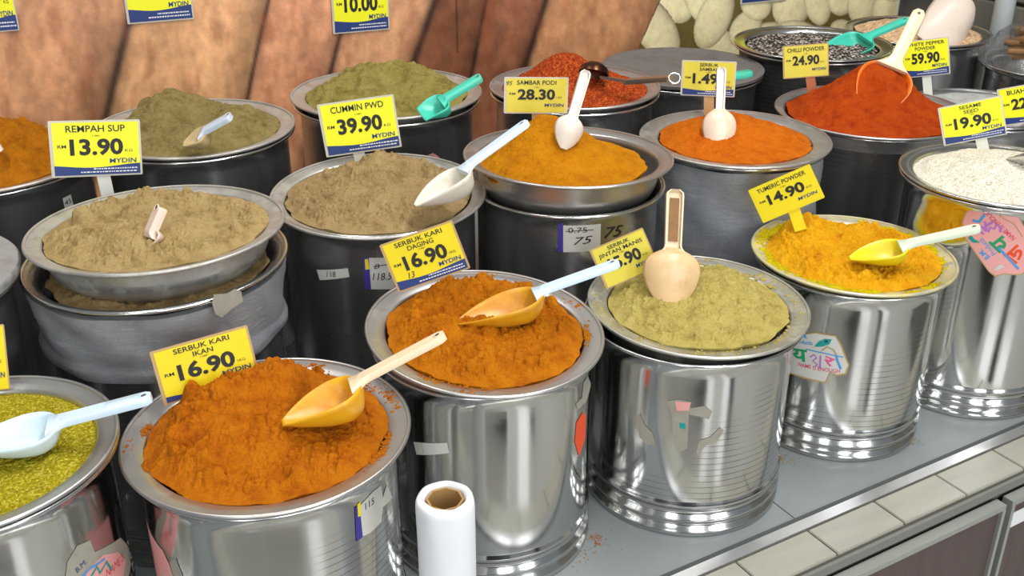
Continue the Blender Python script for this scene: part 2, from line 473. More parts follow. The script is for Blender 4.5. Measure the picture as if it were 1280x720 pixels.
# ------------------------------------------------------------------ printed mural on the back wall
def mural():
    X = np.concatenate([np.linspace(.012, 1.05, 420, endpoint=False), np.linspace(1.05, 3.6, 460)]); Z = np.concatenate([np.linspace(-.1, .22, 24, endpoint=False), np.linspace(.22, .66, 170, endpoint=False), np.linspace(.66, 1.0, 20)])
    nx, nz = len(X), len(Z)
    XX, ZZ = np.meshgrid(X, Z)
    P = np.array(PC)[None, None, :] - XX[..., None] * np.array(dW) + np.array(nW) * .004
    P[..., 2] = ZZ
    Q = P - [0, 0, CAM_Z]
    d = Q[..., 1] * cP - Q[..., 2] * sP; u = Q[..., 1] * sP + Q[..., 2] * cP
    px = 640 + FPX * Q[..., 0] / d; py = 360 - FPX * u / d     # how the print's motif was measured
    def bound(y, *pts):
        ys = [p[1] for p in pts]; xs = [p[0] for p in pts]
        s0 = (xs[1] - xs[0]) / (ys[1] - ys[0]); s1 = (xs[-1] - xs[-2]) / (ys[-1] - ys[-2])
        r = np.interp(y, ys, xs)
        r = np.where(y < ys[0], xs[0] + s0 * (y - ys[0]), r); return np.where(y > ys[-1], xs[-1] + s1 * (y - ys[-1]), r)
    edges = [bound(py, (175, 0), (160, 32), (147, 85), (133, 145)),
             bound(py, (336, 0), (322, 60), (310, 120)),
             bound(py, (436, 0), (425, 45), (412, 95)),
             bound(py, (544, 0), (528, 45), (512, 90)),
             bound(py, (608, 0), (598, 50), (588, 100)),
             bound(py, (683, 0), (670, 40), (655, 90)),
             bound(py, (826, 0), (812, 30), (795, 70))]
    width = [7, 3, 3.5, 6, 2.5, 5, 1.5]
    tone = np.array([srgb(186, 132, 92), srgb(200, 148, 102), srgb(196, 136, 98), srgb(190, 138, 98), srgb(124, 76, 50),
                     srgb(138, 86, 58), srgb(176, 124, 84), srgb(190, 135, 90)])[:, :3]
    col = np.zeros(px.shape + (3,)); idx = np.zeros(px.shape, int)
    for e in edges: idx += (px > e)
    col = tone[idx]
    # round each stick off towards its edges, as printed
    E = [edges[0] - 260] + edges + [edges[-1] + 200]
    for i in range(8):
        a, b = E[i], E[i + 1]; m = idx == i
        tt = np.clip((px - a) / (b - a), 0, 1)
        sh = 1 - .42 * smooth01((tt - .72) / .28) - .22 * smooth01((.14 - tt) / .14)
        col = np.where(m[..., None], col * sh[..., None], col)
    for e, wd_ in zip(edges, width):
        k = np.exp(-((px - e) / wd_) ** 2)[..., None]
        col = col * (1 - .93 * k) + np.array(srgb(38, 26, 24)[:3]) * .93 * k
    g = fbm(px / 60, py / 160, 3, 5) ; g2 = fbm(px / 14, py / 26, 13, 5)
    col = col * (1.42 + .55 * g[..., None] + .50 * g2[..., None])
    col = col * (1 - .05) + col.mean(-1, keepdims=True) * .05
    red = smooth01(fbm(px / 25 + 7, py / 70, 5, 4) * 1.6)[..., None]
    col = col * (1 - .4 * red) + np.array(srgb(150, 75, 45)[:3]) * .4 * red
    k = (np.abs(px - 571) < .9)[..., None]; col = np.where(k, col * .45, col)
    # garlic cloves
    gm = (px > bound(py, (826, 0), (812, 30), (797, 64))) | (px > 1000)
    gcol = np.where(gm[..., None], np.array(srgb(112, 98, 50)[:3]) * np.ones_like(col), col)
    cl = [(838, -8, 26, 40, -30), (870, -30, 34, 34, 0), (905, 58, 28, 20, 10), (960, 46, 26, 18, -20), (818, 34, 25, 46, -32), (880, -2, 24, 36, -20), (893, 22, 21, 42, 24), (932, 36, 18, 26, 35), (945, 2, 20, 24, -10),
          (990, 6, 24, 30, 20), (1022, 2, 17, 30, -8), (1052, -2, 17, 22, 12), (1078, 4, 19, 28, 6), (1112, 12, 22, 24, 38), (1052, 34, 14, 10, 0), (1000, 38, 26, 12, 12), (1100, 36, 16, 10, 0), (968, -14, 22, 18, 0), (1118, -12, 20, 14, 0),
          (910, -50, 34, 26, 20), (980, -52, 36, 26, -20), (1050, -48, 36, 26, 10), (1110, -44, 30, 22, 0)]
    for (cx, cy, a, b, an) in cl:
        an = math.radians(an); dx = px - cx; dy = py - cy
        p_ = (dx * math.cos(an) + dy * math.sin(an)) / a; q_ = (-dx * math.sin(an) + dy * math.cos(an)) / b
        r2 = p_ ** 2 + q_ ** 2; m = (r2 < 1) & gm
        s = (1.10 - .62 * r2 ** 3 - .20 * p_ + .10 * q_)[..., None]
        tint = fbm(px / 30 + cx, py / 30, 8, 3)[..., None] * .12
        cc = np.array(srgb(238, 226, 178)[:3]) * s + tint * np.array([.2, .3, .0])
        gcol = np.where(m[..., None], cc, gcol)
    col = np.clip(gcol, 0, 1)
    v = P.reshape(-1, 3); ii = np.arange(nx * nz).reshape(nz, nx)
    q = np.stack([ii[:-1, :-1], ii[1:, :-1], ii[1:, 1:], ii[:-1, 1:]], -1).reshape(-1, 4)
    t = NT('mural_print'); at = t.n.new('ShaderNodeVertexColor'); at.layer_name = 'print'
    n = t.noise(26, 6, .75)
    n2 = t.noise(95, 3, .6, stretch=(1, 1, .4))
    c = t.mix(t.ramp(n, [(.35, .45), (.58, 0)]), at.outputs[0], t.mix(1.0, at.outputs[0], (.62, .50, .42, 1), 'MULTIPLY'))
    c = t.mix(t.ramp(n2, [(.62, 0), (.85, .10)]), c, (.75, .55, .36, 1))
    t.base(c); t.set('Roughness', .38)
    me = bpy.data.meshes.new('wall_mural')
    me.from_pydata(v.tolist(), [], q.tolist())
    ca = me.color_attributes.new('print', 'FLOAT_COLOR', 'POINT')
    ca.data.foreach_set('color', np.concatenate([col.reshape(-1, 3), np.ones((nx * nz, 1))], 1).ravel().astype(np.float32))
    me.materials.append(t.m)
    o = bpy.data.objects.new('wall_mural', me); C.objects.link(o)
    sm = o.modifiers.new('board', 'SOLIDIFY'); sm.thickness = .003; sm.offset = -1
    tag(o, 'large printed mural of brown wooden sticks and pale garlic cloves on back wall', 'mural')
mural()

# ------------------------------------------------------------------ pole by the grey wall
PX = empty('support_pole', Vector((1.40, 3.05, 0)), 'pale grey upright pole in front of the grey block wall', 'pole')
lathe('shaft', [(0, 0), (.028, 0), (.028, 1.9), (0, 1.9)], plain('pole_paint', srgb(175, 180, 180), .35), PX, 32)
lathe('base_flange', [(0, 0), (.055, 0), (.055, .006), (.03, .012), (0, .012)], ST_RIM, PX, 32)

# ------------------------------------------------------------------ display counter
FT = fr(E0, dT, bT)                    # x along the front edge, y towards the wall
CT = empty('display_counter', FT, 'long grey display counter with metal edge, tiled ledge and dark drawer fronts', 'counter')
t = NT('counter_laminate')
n = t.noise(3, 4, .6); st = t.ramp(t.noise(14, 6, .75), [(.6, 0), (.78, .55)])
near = t.ramp(t.noise(2.2, 2, .5), [(.5, 0), (.62, 1)])
c = t.mix(n, srgb(124, 130, 132), srgb(138, 143, 144))
c = t.mix(t.math('MULTIPLY', st, near), c, srgb(170, 140, 60))
t.base(c); t.set('Roughness', .34); t.bump(t.noise(180, 2), .05, .001)
box('worktop', (0, .94, -.02), (4.2, 1.90, .04), t.m, CT)
for k in (-1.5, -.42, .055, 1.35):
    box('joint', (k, .5, .0004), (.0015, 1.0, .001), plain('joint_line', srgb(80, 80, 75), .8), CT)
box('seal_strip', (0, -.006, -.001), (4.2, .008, .006), plain('seal_dark', srgb(70, 74, 74), .6), CT)
MS = plain('edge_metal', (.90, .90, .89, 1), .30, metal=.9, var=.03, scale=12)
bm = bmesh.new()
vv = [(-2.1, -.008, .002), (2.1, -.008, .002), (2.1, -.027, .0015), (-2.1, -.027, .0015), (2.1, -.0285, .004), (-2.1, -.0285, .004), (2.1, -.031, .004), (-2.1, -.031, .004), (2.1, -.031, -.032), (-2.1, -.031, -.032), (2.1, -.008, -.032), (-2.1, -.008, -.032)]
vs = [bm.verts.new(v) for v in vv]
for q in ((0, 1, 2, 3), (3, 2, 4, 5), (5, 4, 6, 7), (7, 6, 8, 9), (9, 8, 10, 11), (11, 10, 1, 0)): bm.faces.new([vs[i] for i in q])
bm_obj('metal_edge', bm, MS, CT)
t = NT('ledge_tile')
n = t.noise(30, 5, .65, stretch=(.12, 1, 1)); n2 = t.noise(40, 4, .7)
c = t.mix(n, srgb(140, 139, 126), srgb(172, 170, 158)); c = t.mix(t.ramp(n2, [(.62, 0), (.75, .3)]), c, srgb(120, 112, 100))
t.base(c); t.set('Roughness', .35)
box('ledge_bed', (0, -.0645, -.020), (4.2, .066, .034), plain('grout_dark', srgb(92, 88, 78), .9), CT)
for i in range(24):
    x = .1947 + .1448 * (i - 13)
    box('ledge_tile', (x + .0724, -.0655, -.0005 + random.uniform(-.0004, .0004)), (.1418, .063, .006), t.m, CT, bev=.0012)
# drawer fronts: pale metal frames around dark brown panels
MF = plain('frame_aluminium', srgb(172, 176, 168), .35, metal=.5, var=.06, scale=20)
t = NT('drawer_brown')
n = t.noise(50, 4, .6, stretch=(1, 1, .12))
t.base(t.mix(n, srgb(66, 52, 50), srgb(92, 76, 72))); t.set('Roughness', .42)
MB_ = t.m
box('carcass', (0, .83, -.40), (4.2, 1.85, .70), plain('carcass_dark', srgb(28, 26, 25), .8), CT)
box('front_rail', (0, -.1005, -.016), (4.2, .006, .016), plain('rail_grey', srgb(120, 122, 115), .6), CT)
DW = .62
for i in range(6):
    x0 = -.206 + (DW + .016) * (i - 3)
    p = box('drawer', (x0 + DW / 2, -.1125, -.205), (DW - .004, .012, .33), MB_, CT)
    for (cx, cz, sx, sz) in ((DW / 2, -.035, DW, .010), (DW / 2, -.375, DW, .010), (.004, -.205, .008, .33), (DW - .004, -.205, .008, .33)):
        bm_ = box('frame_bar', (x0 + cx, -.1140, cz), (sx, .019 if sz < .02 else .021, sz), MF, p)
box('label_holder', (.475, -.1205, -.075), (.07, .002, .03), M_white, CT)
box('lower_rail', (0, -.15, -.42), (4.2, .03, .03), MS, CT)

# ------------------------------------------------------------------ drums, basins, heaps
def drum(label, cx, cy, H, rb, mat, ridges=True, wrap=None, group=None, rimlip=.011):
    th = empty('steel_drum', Vector((cx, cy, 0)), label, 'drum', group)
    pr = [(0, .002), (rb - .006, .002), (rb, .0), (rb + .003, .003), (rb + .004, .008), (rb + .003, .012), (rb - .002, .015),
          (rb - .003, .021), (rb + .001, .024), (rb + .004, .029), (rb + .003, .034), (rb - .002, .038), (rb - .003, .046), (rb - .001, .050), (rb + .003, .054), (rb + .003, .059), (rb, .063), (rb, .0645), (rb, .07)]
    if not ridges: pr = [(0, .002), (rb - .004, .002), (rb, .006), (rb, .03)]
    k = 10
    for i in range(1, k): pr.append((rb, .07 + (H - .07 - .03) * i / k))
    pr += [(rb, H - .03), (rb + .001, H - .012), (rb + rimlip * .6, H - .005), (rb + rimlip, H - .003), (rb + rimlip, H - .001), (rb + rimlip * .5, H - .001), (rb - .002, H - .010), (rb - .003, H - .16), (0, H - .16)]
    lathe('body', pr, mat, th, 144)
    a = .0032; R_ = rb + rimlip
    lathe('rim', [(R_ + a * math.cos(x), H - .002 + a * math.sin(x)) for x in np.linspace(0, 2 * math.pi, 11)], ST_RIM, th, 144)
    if wrap:
        zt, zb, ex, m = wrap
        def rf(r, z, an):
            k = 1 - abs((z - (zt + zb) / 2) / ((zt - zb) / 2)) * .4
            x = np.array([math.cos(an) * 3 + 5]); y = np.array([math.sin(an) * 3 + z * 26])
            return r + .003 * k * float(fbm(x, y, 4, 4)[0]) + .0022 * math.sin(an * 9 + z * 60)
        n = 16; P = [(rb + ex + -ex * .75 * i / n + (.004 if i >= n - 2 else 0), zt + (zb - zt) * i / n) for i in range(n + 1)]
        P += [(rb + ex - .008, zb - .004), (rb + .002, zb + .004)]
        lathe('plastic_wrap', [(rb + .002, zt)] + P, m, th, 144, rf, deg=80)
    return th
def basin(label, cx, cy, z, R, dustcol=None, amt=.3, tilt=(0, 0), ri=.84, depth=.075, full=.25, mat=None):
    m = mat or (steel('basin_steel_' + '_'.join('%d' % (x * 99) for x in dustcol[:3]) + '_%d' % (amt * 100), (.58, .58, .57, 1), .26, dust=dustcol, dust_amt=amt) if dustcol else ST_RIM)
    top = [(0, -depth)]
    for i in range(9):
        t = 1 - i / 8; top.append((R * ri * (1 - full * t ** 3), -.006 - (depth - .006) * t))
    top += [(R * ri + .003, -.0035), (R * (ri + 1) / 2, -.0015), (R - .005, -.0005)]
    a = .0028
    lip = [(R - a + a * math.cos(x), a * math.sin(x)) for x in np.linspace(math.pi * .75, -math.pi * .6, 9)]
    bot = [(R - .008, -.004), (R * ri + .004, -.0062)] + [(r + .0012, zz - .0018) for (r, zz) in reversed(top[1:9])] + [(0, -depth - .002)]
    th = lathe('steel_basin', top + lip + bot, m, None, 144)
    th.location = (cx, cy, z); th.rotation_euler = tilt_euler(tilt)
    return tag(th, label, 'basin')

def spill(label, cx, cy, z, R, mat, n, seed, tilt=(0, 0), arcs=((-180, 180),), big=1.0):
    rs = random.Random(seed); bm = bmesh.new(); T = tilt_mat(tilt)
    cl = []
    for (a0, a1) in arcs:
        for k in range(max(1, int((a1 - a0) / 14))): cl.append((math.radians(rs.uniform(a0, a1)), R * (.84 + .13 * rs.random() ** 1.8), rs.uniform(.004, .014)))
    for i in range(n):
        a, r, sd = rs.choice(cl); a += rs.gauss(0, sd * 1.5) / r; r += rs.gauss(0, sd * .5)
        if r > R * .985 or r < R * .83: continue
        q = rs.uniform(.0004, .0016) * (1 if rs.random() < .85 else 2.2) * big
        M = Matrix.Translation(T @ Vector((r * math.cos(a), r * math.sin(a), -.0030 + .0022 * (r / R - .84) / .15))) @ Matrix.Rotation(rs.uniform(0, 3), 4, 'Z') @ Matrix.Diagonal((q * rs.uniform(1, 1.8), q, q * .4, 1))
        bmesh.ops.create_icosphere(bm, subdivisions=1, radius=1, matrix=M)
    o = bm_obj('spilled_powder', bm, mat, smooth=True, loc=(cx, cy, z)); return tag(o, label, 'spice', None, 'stuff')
PM = {
 'A': powder_mat('coarse_green_gold', srgb(150, 138, 14), srgb(105, 90, 8), grain=(420, [(0, srgb(120, 105, 10)), (.5, srgb(165, 150, 20)), (1, srgb(225, 210, 90))], .7)),
 'B': powder_mat('orange_curry', srgb(204, 116, 8), srgb(168, 82, 4), light=srgb(216, 132, 16)),
 'C': powder_mat('orange_curry_meat', srgb(204, 120, 8), srgb(166, 84, 4), light=srgb(216, 138, 18)),
 'D': powder_mat('fennel_tan', srgb(198, 180, 100), srgb(162, 144, 74), light=srgb(212, 196, 120)),
 'E': powder_mat('turmeric_yellow', srgb(240, 176, 18), srgb(222, 142, 8), light=srgb(246, 192, 40)),
 'F': powder_mat('sesame_white', srgb(212, 204, 184), srgb(150, 138, 112), grain=(330, [(0, srgb(170, 158, 132)), (.4, srgb(215, 208, 188)), (1, srgb(240, 235, 222))], .8)),
 'Q': powder_mat('soup_tan', srgb(192, 164, 110), srgb(150, 122, 74), light=srgb(206, 180, 126)),
 'R': powder_mat('brown_tan', srgb(182, 154, 106), srgb(140, 114, 72), light=srgb(198, 170, 122)),
 'I': powder_mat('golden_curry', srgb(208, 134, 4), srgb(180, 104, 2), light=srgb(220, 150, 12)),
 'H': powder_mat('orange_sambal', srgb(214, 110, 8), srgb(186, 82, 3), light=srgb(222, 124, 16)),
 'G': powder_mat('red_chilli', srgb(190, 72, 10), srgb(156, 48, 4), light=srgb(202, 86, 16)),
 'P': powder_mat('back_brown', srgb(152, 134, 82), srgb(114, 98, 54), light=srgb(170, 152, 100)),
 'O': powder_mat('cumin_olive', srgb(160, 146, 76), srgb(118, 104, 48), light=srgb(176, 162, 94)),
 'J': powder_mat('chilli_flake', srgb(150, 52, 14), srgb(96, 24, 6), grain=(300, [(0, srgb(90, 20, 6)), (.5, srgb(160, 58, 16)), (1, srgb(206, 110, 50))], .75)),
 'S': powder_mat('back_orange', srgb(190, 116, 10), srgb(150, 82, 4)),
 'L': powder_mat('pepper_black', srgb(60, 54, 50), srgb(20, 18, 16), grain=(190, [(0, srgb(18, 16, 15)), (.52, srgb(64, 56, 50)), (.8, srgb(190, 180, 168)), (1, srgb(205, 196, 186))], .95)),
 'M': powder_mat('pepper_white', srgb(206, 170, 128), srgb(140, 105, 72), grain=(150, [(0, srgb(165, 126, 88)), (.5, srgb(212, 178, 136)), (1, srgb(232, 208, 176))], .9)),
 'U': powder_mat('white_crystal', srgb(205, 205, 200), srgb(170, 170, 165)),
}
D_or = srgb(190, 130, 50); D_tan = srgb(150, 130, 90); D_yel = srgb(215, 195, 40)
# --- front row
dA = drum('shiny steel drum at the front left corner, holding coarse green-gold spice', -.626, 1.009, .352, .152, ST_BRIGHT)
basin('steel basin of green-gold spice at the far left of front row', -.626, 1.009, .358, .167, D_tan, .25)
heap('coarse_spice', 'coarse green-gold ground spice in the front left corner basin', 'spice', (-.626, 1.009, .352), .143, 200, [(0, .1, .006, .8, .8)], PM['A'], rough=.003, clump=.12, seed=3, wob=.02)
dB = drum('steel drum with torn white sticker, under the SERBUK KARI IKAN powder', -.303, 1.105, .318, .158, ST_LINED)
basin('wide-rimmed steel basin of SERBUK KARI IKAN orange powder', -.303, 1.105, .324, .177, D_or, .22, ri=.83)
heap('spice_powder', 'orange fish curry powder with round lumps, beside the cream scoop in front', 'spice', (-.303, 1.105, .324), .150, 340,
     [(-.35, .45, .030, .5, .42), (.12, .5, .034, .32, .30), (-.1, -.15, .022, .75, .55), (-.5, -.2, .012, .4, .5)], PM['B'], rough=.0045, clump=1.15, edge=.26, seed=11, dents=[(.45, .32, .030, .22, .3), (-.05, .2, .006, .2, .15), (-.55, -.35, .008, .16, .1)], lump=1.6)
dC = drum('tall steel drum with torn orange sticker on its right, under SERBUK KARI DAGING powder', -.036, 1.328, .331, .151, ST_BRIGHT)
basin('tilted steel basin of SERBUK KARI DAGING orange powder', -.038, 1.324, .349, .170, D_or, .25, tilt=(-.07, .065), ri=.83)
heap('spice_powder', 'orange meat curry powder with small crumbs, under the pale blue-handled scoop', 'spice', (-.038, 1.324, .349), .142, 320,
     [(-.3, .45, .020, .45, .4), (-.1, -.2, .020, .7, .5), (.1, .6, .022, .45, .3), (.6, 0, .008, .3, .5)], PM['C'], rough=.0045, clump=1.1, seed=23, tilt=(-.07, .065), dents=[(-.28, .22, .016, .3, .22), (.25, .25, .012, .3, .2)], lump=.8)
dD = drum('steel drum with torn paper scraps and thin wrap lines, under tan SERBUK JINTAN MANIS powder', .280, 1.453, .309, .155, ST_LINED)
basin('steel basin of tan SERBUK JINTAN MANIS powder', .286, 1.455, .324, .170, srgb(190, 175, 80), .4, tilt=(-.02, .02), ri=.82)
heap('spice_powder', 'tan-green fennel powder around the upright cream scoop', 'spice', (.286, 1.455, .324), .140, 280,
     [(.1, .1, .026, .75, .6), (.35, .35, .014, .4, .4), (-.5, .2, .008, .4, .5)], PM['D'], rough=.0038, seed=31, clump=.8, dents=[(-.3, .6, .008, .3, .2), (.82, .25, .016, .16, .5)], lump=.5)
dE = drum('steel drum with white peacock feather sticker, under bright yellow powder', .580, 1.645, .316, .150, ST_LINED)
basin('steel basin smeared with yellow, holding bright yellow powder', .580, 1.645, .324, .170, D_yel, .8, tilt=(-.02, 0), ri=.84)
heap('spice_powder', 'bright yellow turmeric powder in the basin right of the tan powder', 'spice', (.580, 1.645, .324), .146, 280,
     [(-.45, .5, .030, .4, .35), (-.1, -.1, .022, .7, .6), (.45, .3, .014, .4, .4)], PM['E'], rough=.005, seed=41, dents=[(.25, .25, .02, .3, .22), (-.1, .55, .008, .12, .2)], lump=.7)
dF = drum('tall shiny steel drum with pink upside-down sticker, under white sesame', .869, 1.782, .412, .156, ST_BRIGHT)
basin('steel basin of white sesame seed at the right edge', .869, 1.782, .418, .172, None, ri=.84)
heap('sesame_seed', 'mound of white sesame seeds in the right edge basin', 'seed', (.869, 1.782, .414), .146, 200, [(.15, .1, .034, .75, .7)], PM['F'], rough=.002, clump=.05, seed=51, wob=.02)
spill('orange crumbs spilled on the rim of the fish curry basin', -.303, 1.105, .324, .177, PM['B'], 1100, 1, arcs=((20, 110), (170, 215), (-30, 20)))
spill('orange crumbs spilled on the rim of the meat curry basin', -.038, 1.324, .349, .170, PM['C'], 700, 2, (-.07, .065), arcs=((30, 90), (-20, 30), (-120, -60)))
spill('tan powder dusted on the rim around the fennel powder', .286, 1.455, .324, .170, PM['D'], 1800, 3, (-.02, .02))
spill('yellow powder smeared on the rim of the bright yellow basin', .580, 1.645, .324, .170, powder_mat('lemon_yellow', srgb(225, 205, 10), srgb(200, 175, 10)), 3200, 4, (-.02, 0), big=1.5)
def table_spill(label, spots, mat, seed):
    rs = random.Random(seed); bm = bmesh.new()
    for (px, py, rad, n) in spots:
        P = atz(px, py, .0004)
        for i in range(n):
            q = rs.uniform(.0003, .0011)
            M = Matrix.Translation((P.x + rs.gauss(0, rad), P.y + rs.gauss(0, rad), .0004)) @ Matrix.Diagonal((q * rs.uniform(1, 1.8), q, q * .4, 1))
            bmesh.ops.create_icosphere(bm, subdivisions=1, radius=1, matrix=M)
    o = bm_obj('spilled_powder', bm, mat, smooth=True); return tag(o, label, 'spice', None, 'stuff')
table_spill('yellow powder specks on the grey worktop between the front drums', [(968, 576, .010, 90), (975, 572, .006, 60), (1140, 552, .008, 60), (990, 575, .012, 40), (703, 700, .012, 50), (735, 670, .02, 60), (1000, 560, .02, 30)], powder_mat('table_yellow', srgb(190, 160, 60)), 9)
table_spill('orange powder specks on the grey worktop near the front drum base', [(745, 672, .005, 60), (748, 680, .004, 30), (728, 690, .014, 40)], PM['C'], 10)
# --- middle row
dT_ = drum('dark drum cut by the left edge of the photo, under the dusty lid', -.835, 1.255, .446, .156, ST_DARK)
lid = lathe('drum_lid', [(0, .004), (.13, .003), (.150, .002), (.160, .006), (.172, .007), (.175, .003), (.173, -.006), (.168, -.006), (.166, 0), (0, -.001)], steel('lid_dusty', (.5, .5, .5, 1), .35, dust=srgb(140, 135, 120), dust_amt=.8), None, 96)
lid.location = (-.835, 1.255, .455); tag(lid, 'dusty grey metal lid cut by the left edge, beside the tan powder basin', 'lid')
dQ = drum('dark drum with cloudy grey plastic wrapped around its top, below the REMPAH SUP basin', -.512, 1.393, .432, .166, ST_DARK, wrap=(.418, .322, .014, M_WRAP), rimlip=.016)
heap('spice_powder', 'leftover brown powder inside the grey plastic-wrapped drum, below the raised basin', 'spice', (-.512, 1.393, .418), .155, 120, [], PM['R'], rough=.006, seed=63)
basin('raised steel basin of light tan REMPAH SUP powder', -.508, 1.400, .474, .180, D_tan, .55, tilt=(.017, -.026), ri=.86, depth=.07, full=.32)
heap('spice_powder', 'light tan soup spice powder with small scoop handle sticking out', 'spice', (-.508, 1.400, .474), .157, 280,
     [(-.3, .2, .018, .55, .5), (0, .65, .010, .5, .25), (.5, -.1, .010, .4, .4), (-.05, -.4, .016, .5, .25)], PM['Q'], rough=.0055, seed=61, tilt=(.017, -.026), dents=[(-.42, .0, .018, .13, .22), (.42, .25, .010, .45, .30)], lump=.5)
dR = drum('dark steel drum with 118 tape and handwritten sticker, below the CUMMIN PWD sign', -.223, 1.657, .422, .160, ST_DARK)
basin('steel basin of brown powder in front of the CUMMIN PWD sign post', -.223, 1.657, .428, .180, D_tan, .5, tilt=(0, .045), ri=.86)
heap('spice_powder', 'mound of brown powder with the white scoop on its right slope', 'spice', (-.223, 1.657, .428), .155, 280,
     [(.0, .42, .026, .38, .38), (-.35, .3, .012, .4, .4), (.3, .4, .016, .5, .4), (0, -.3, .016, .7, .4)], PM['R'], rough=.005, seed=71, tilt=(0, .045), dents=[(-.5, .15, .010, .25, .2)], lump=.4)
dI = drum('dark steel drum with handwritten 75 sticker, below the golden powder basin', .096, 1.727, .424, .156, ST_DARK, rimlip=.010)
basin('deep raised steel basin of golden orange powder, centre of the display', .096, 1.727, .471, .180, srgb(180, 130, 40), .2, tilt=(-.02, -.03), ri=.86, depth=.085, full=.30)
heap('spice_powder', 'smooth golden orange cone of powder below the SAMBAR PODI sign', 'spice', (.084, 1.720, .463), .146, 240,
     [(-.12, .14, .068, .50, .48), (-.5, .0, .012, .4, .5), (.4, .0, .012, .35, .4)], PM['I'], rough=.0028, seed=81, clump=.35, dents=[(.75, .4, .012, .3, .4)])
dH = drum('drum in cloudy grey plastic film, under the orange powder right of centre', .426, 1.934, .432, .160, ST_DARK, wrap=(.420, .02, .004, M_WRAP2), ridges=False)
basin('steel basin of orange powder with an upright white scoop, right of centre', .422, 1.928, .438, .180, srgb(150, 110, 60), .35, ri=.80)
heap('spice_powder', 'orange powder around the upright white scoop, right of centre', 'spice', (.422, 1.928, .438), .144, 200,
     [(.0, .2, .034, .6, .5), (-.3, 0, .012, .5, .5)], PM['H'], rough=.0022, seed=91, clump=.3)
dG = drum('dark lined steel drum under the heaped red chilli powder', .77, 2.198, .404, .176, ST_DARKL)
basin('broad shallow steel basin of heaped red chilli powder', .77, 2.198, .411, .204, srgb(170, 90, 40), .3, ri=.90, depth=.06)
heap('spice_powder', 'tall heap of deep red-orange chilli powder under the cream scoop', 'spice', (.77, 2.198, .411), .182, 220,
     [(.0, .10, .085, .46, .50), (-.5, .0, .026, .45, .5), (.4, -.1, .024, .4, .4)], PM['G'], rough=.003, seed=101, clump=.35, edge=.2)
dU = drum('dark steel drum under the white powder, behind the red chilli heap', 1.085, 2.386, .357, .15, ST_DARK)
basin('steel basin of white powder behind the SESAME SEED sign', 1.085, 2.386, .363, .165, None)
heap('white_powder', 'white powder in the basin behind the red chilli heap', 'powder', (1.085, 2.386, .366), .138, 90, [(0, 0, .006, .8, .8)], PM['U'], rough=.002, clump=.2, seed=111)
# --- back row
dS = drum('dark drum at the left edge behind the REMPAH SUP sign, under orange powder', -.88, 1.68, .474, .163, ST_DARK)
basin('steel basin of orange powder at the upper left edge', -.88, 1.68, .480, .180, D_or, .5)
heap('spice_powder', 'orange powder in the basin at the upper left edge', 'spice', (-.88, 1.68, .480), .152, 180, [(.1, .3, .05, .5, .5), (.3, -.2, .02, .5, .5)], PM['S'], rough=.006, seed=121)
dP = drum('dark steel drum at the back left, under olive brown powder', -.583, 1.867, .470, .168, ST_DARK)
basin('steel basin of olive brown powder, second from left at the back', -.583, 1.867, .477, .184, D_tan, .6)
heap('spice_powder', 'olive brown powder mound with a half-buried scoop, at the back left', 'spice', (-.583, 1.867, .477), .158, 200, [(-.3, .35, .050, .45, .45), (.4, .1, .022, .5, .5), (0, -.3, .012, .6, .4)], PM['P'], rough=.004, seed=131, clump=.6, dents=[(.02, .08, .034, .28, .32)])
dO = drum('dark steel drum behind the CUMMIN PWD sign with a pink feather sticker', -.25, 2.067, .474, .172, ST_DARK)
basin('steel basin of olive cumin powder at the back', -.25, 2.067, .487, .190, D_tan, .5)
heap('spice_powder', 'olive cumin powder heap with the teal scoop, at the back', 'spice', (-.25, 2.067, .487), .164, 200, [(-.3, .3, .030, .42, .5), (.35, .35, .026, .42, .45), (0, -.2, .016, .7, .4), (0, .6, .016, .5, .25)], PM['O'], rough=.004, seed=141, clump=.6, dents=[(.0, .1, .022, .22, .35), (-.42, .0, .012, .1, .3)])
dJ = drum('dull steel drum under the dark red chilli flakes', .131, 2.171, .462, .163, steel('steel_mid', (.45, .45, .45, 1), .25, specks=.3))
basin('steel basin of dark red chilli flakes, back centre', .131, 2.171, .473, .1785, srgb(130, 90, 60), .3)
heap('chilli_flakes', 'dark red coarse chilli flakes with the metal ladle, back centre', 'spice', (.131, 2.171, .473), .152, 200, [(-.15, .2, .062, .45, .5), (.4, .0, .02, .4, .4)], PM['J'], rough=.003, seed=151, clump=.25)
dK = drum('dark steel drum under the flat grey lid, behind SERBUK SAMBAL sign', .404, 2.479, .424, .173, ST_DARK)
lid = lathe('drum_lid', [(0, -.006), (.12, -.006), (.160, -.005), (.176, .001), (.187, .003), (.190, .001), (.189, -.006), (.178, -.006), (.175, -.010), (0, -.011)], steel('lid_dull', (.24, .23, .22, 1), .42, dust=srgb(84, 74, 62), dust_amt=.9), None, 96)
lid.location = (.404, 2.479, .436); tag(lid, 'flat dull grey lid on the drum behind the SERBUK SAMBAL sign', 'lid')
dL = drum('dark steel drum with ridges under the black pepper', .742, 2.615, .455, .174, ST_DARKL)
basin('steel basin of speckled black peppercorns, back right', .742, 2.615, .462, .192, None, ri=.84, depth=.07)
heap('peppercorns', 'speckled black and white peppercorns in the back right basin', 'seed', (.742, 2.615, .456), .158, 160, [(-.1, 0, .012, .8, .8)], PM['L'], rough=.002, clump=.3, seed=161, lump=.3)
dM = drum('dark steel drum under the pale peppercorns near the room corner', 1.133, 2.97, .408, .180, ST_DARK)
basin('steel basin of pale peppercorns near the room corner', 1.133, 2.97, .415, .198, None, ri=.86)
heap('peppercorns', 'pale beige peppercorns under the large white scoop near the corner', 'seed', (1.133, 2.97, .415), .17, 160, [(0, 0, .030, .7, .7)], PM['M'], rough=.002, clump=.3, seed=171, lump=.3)
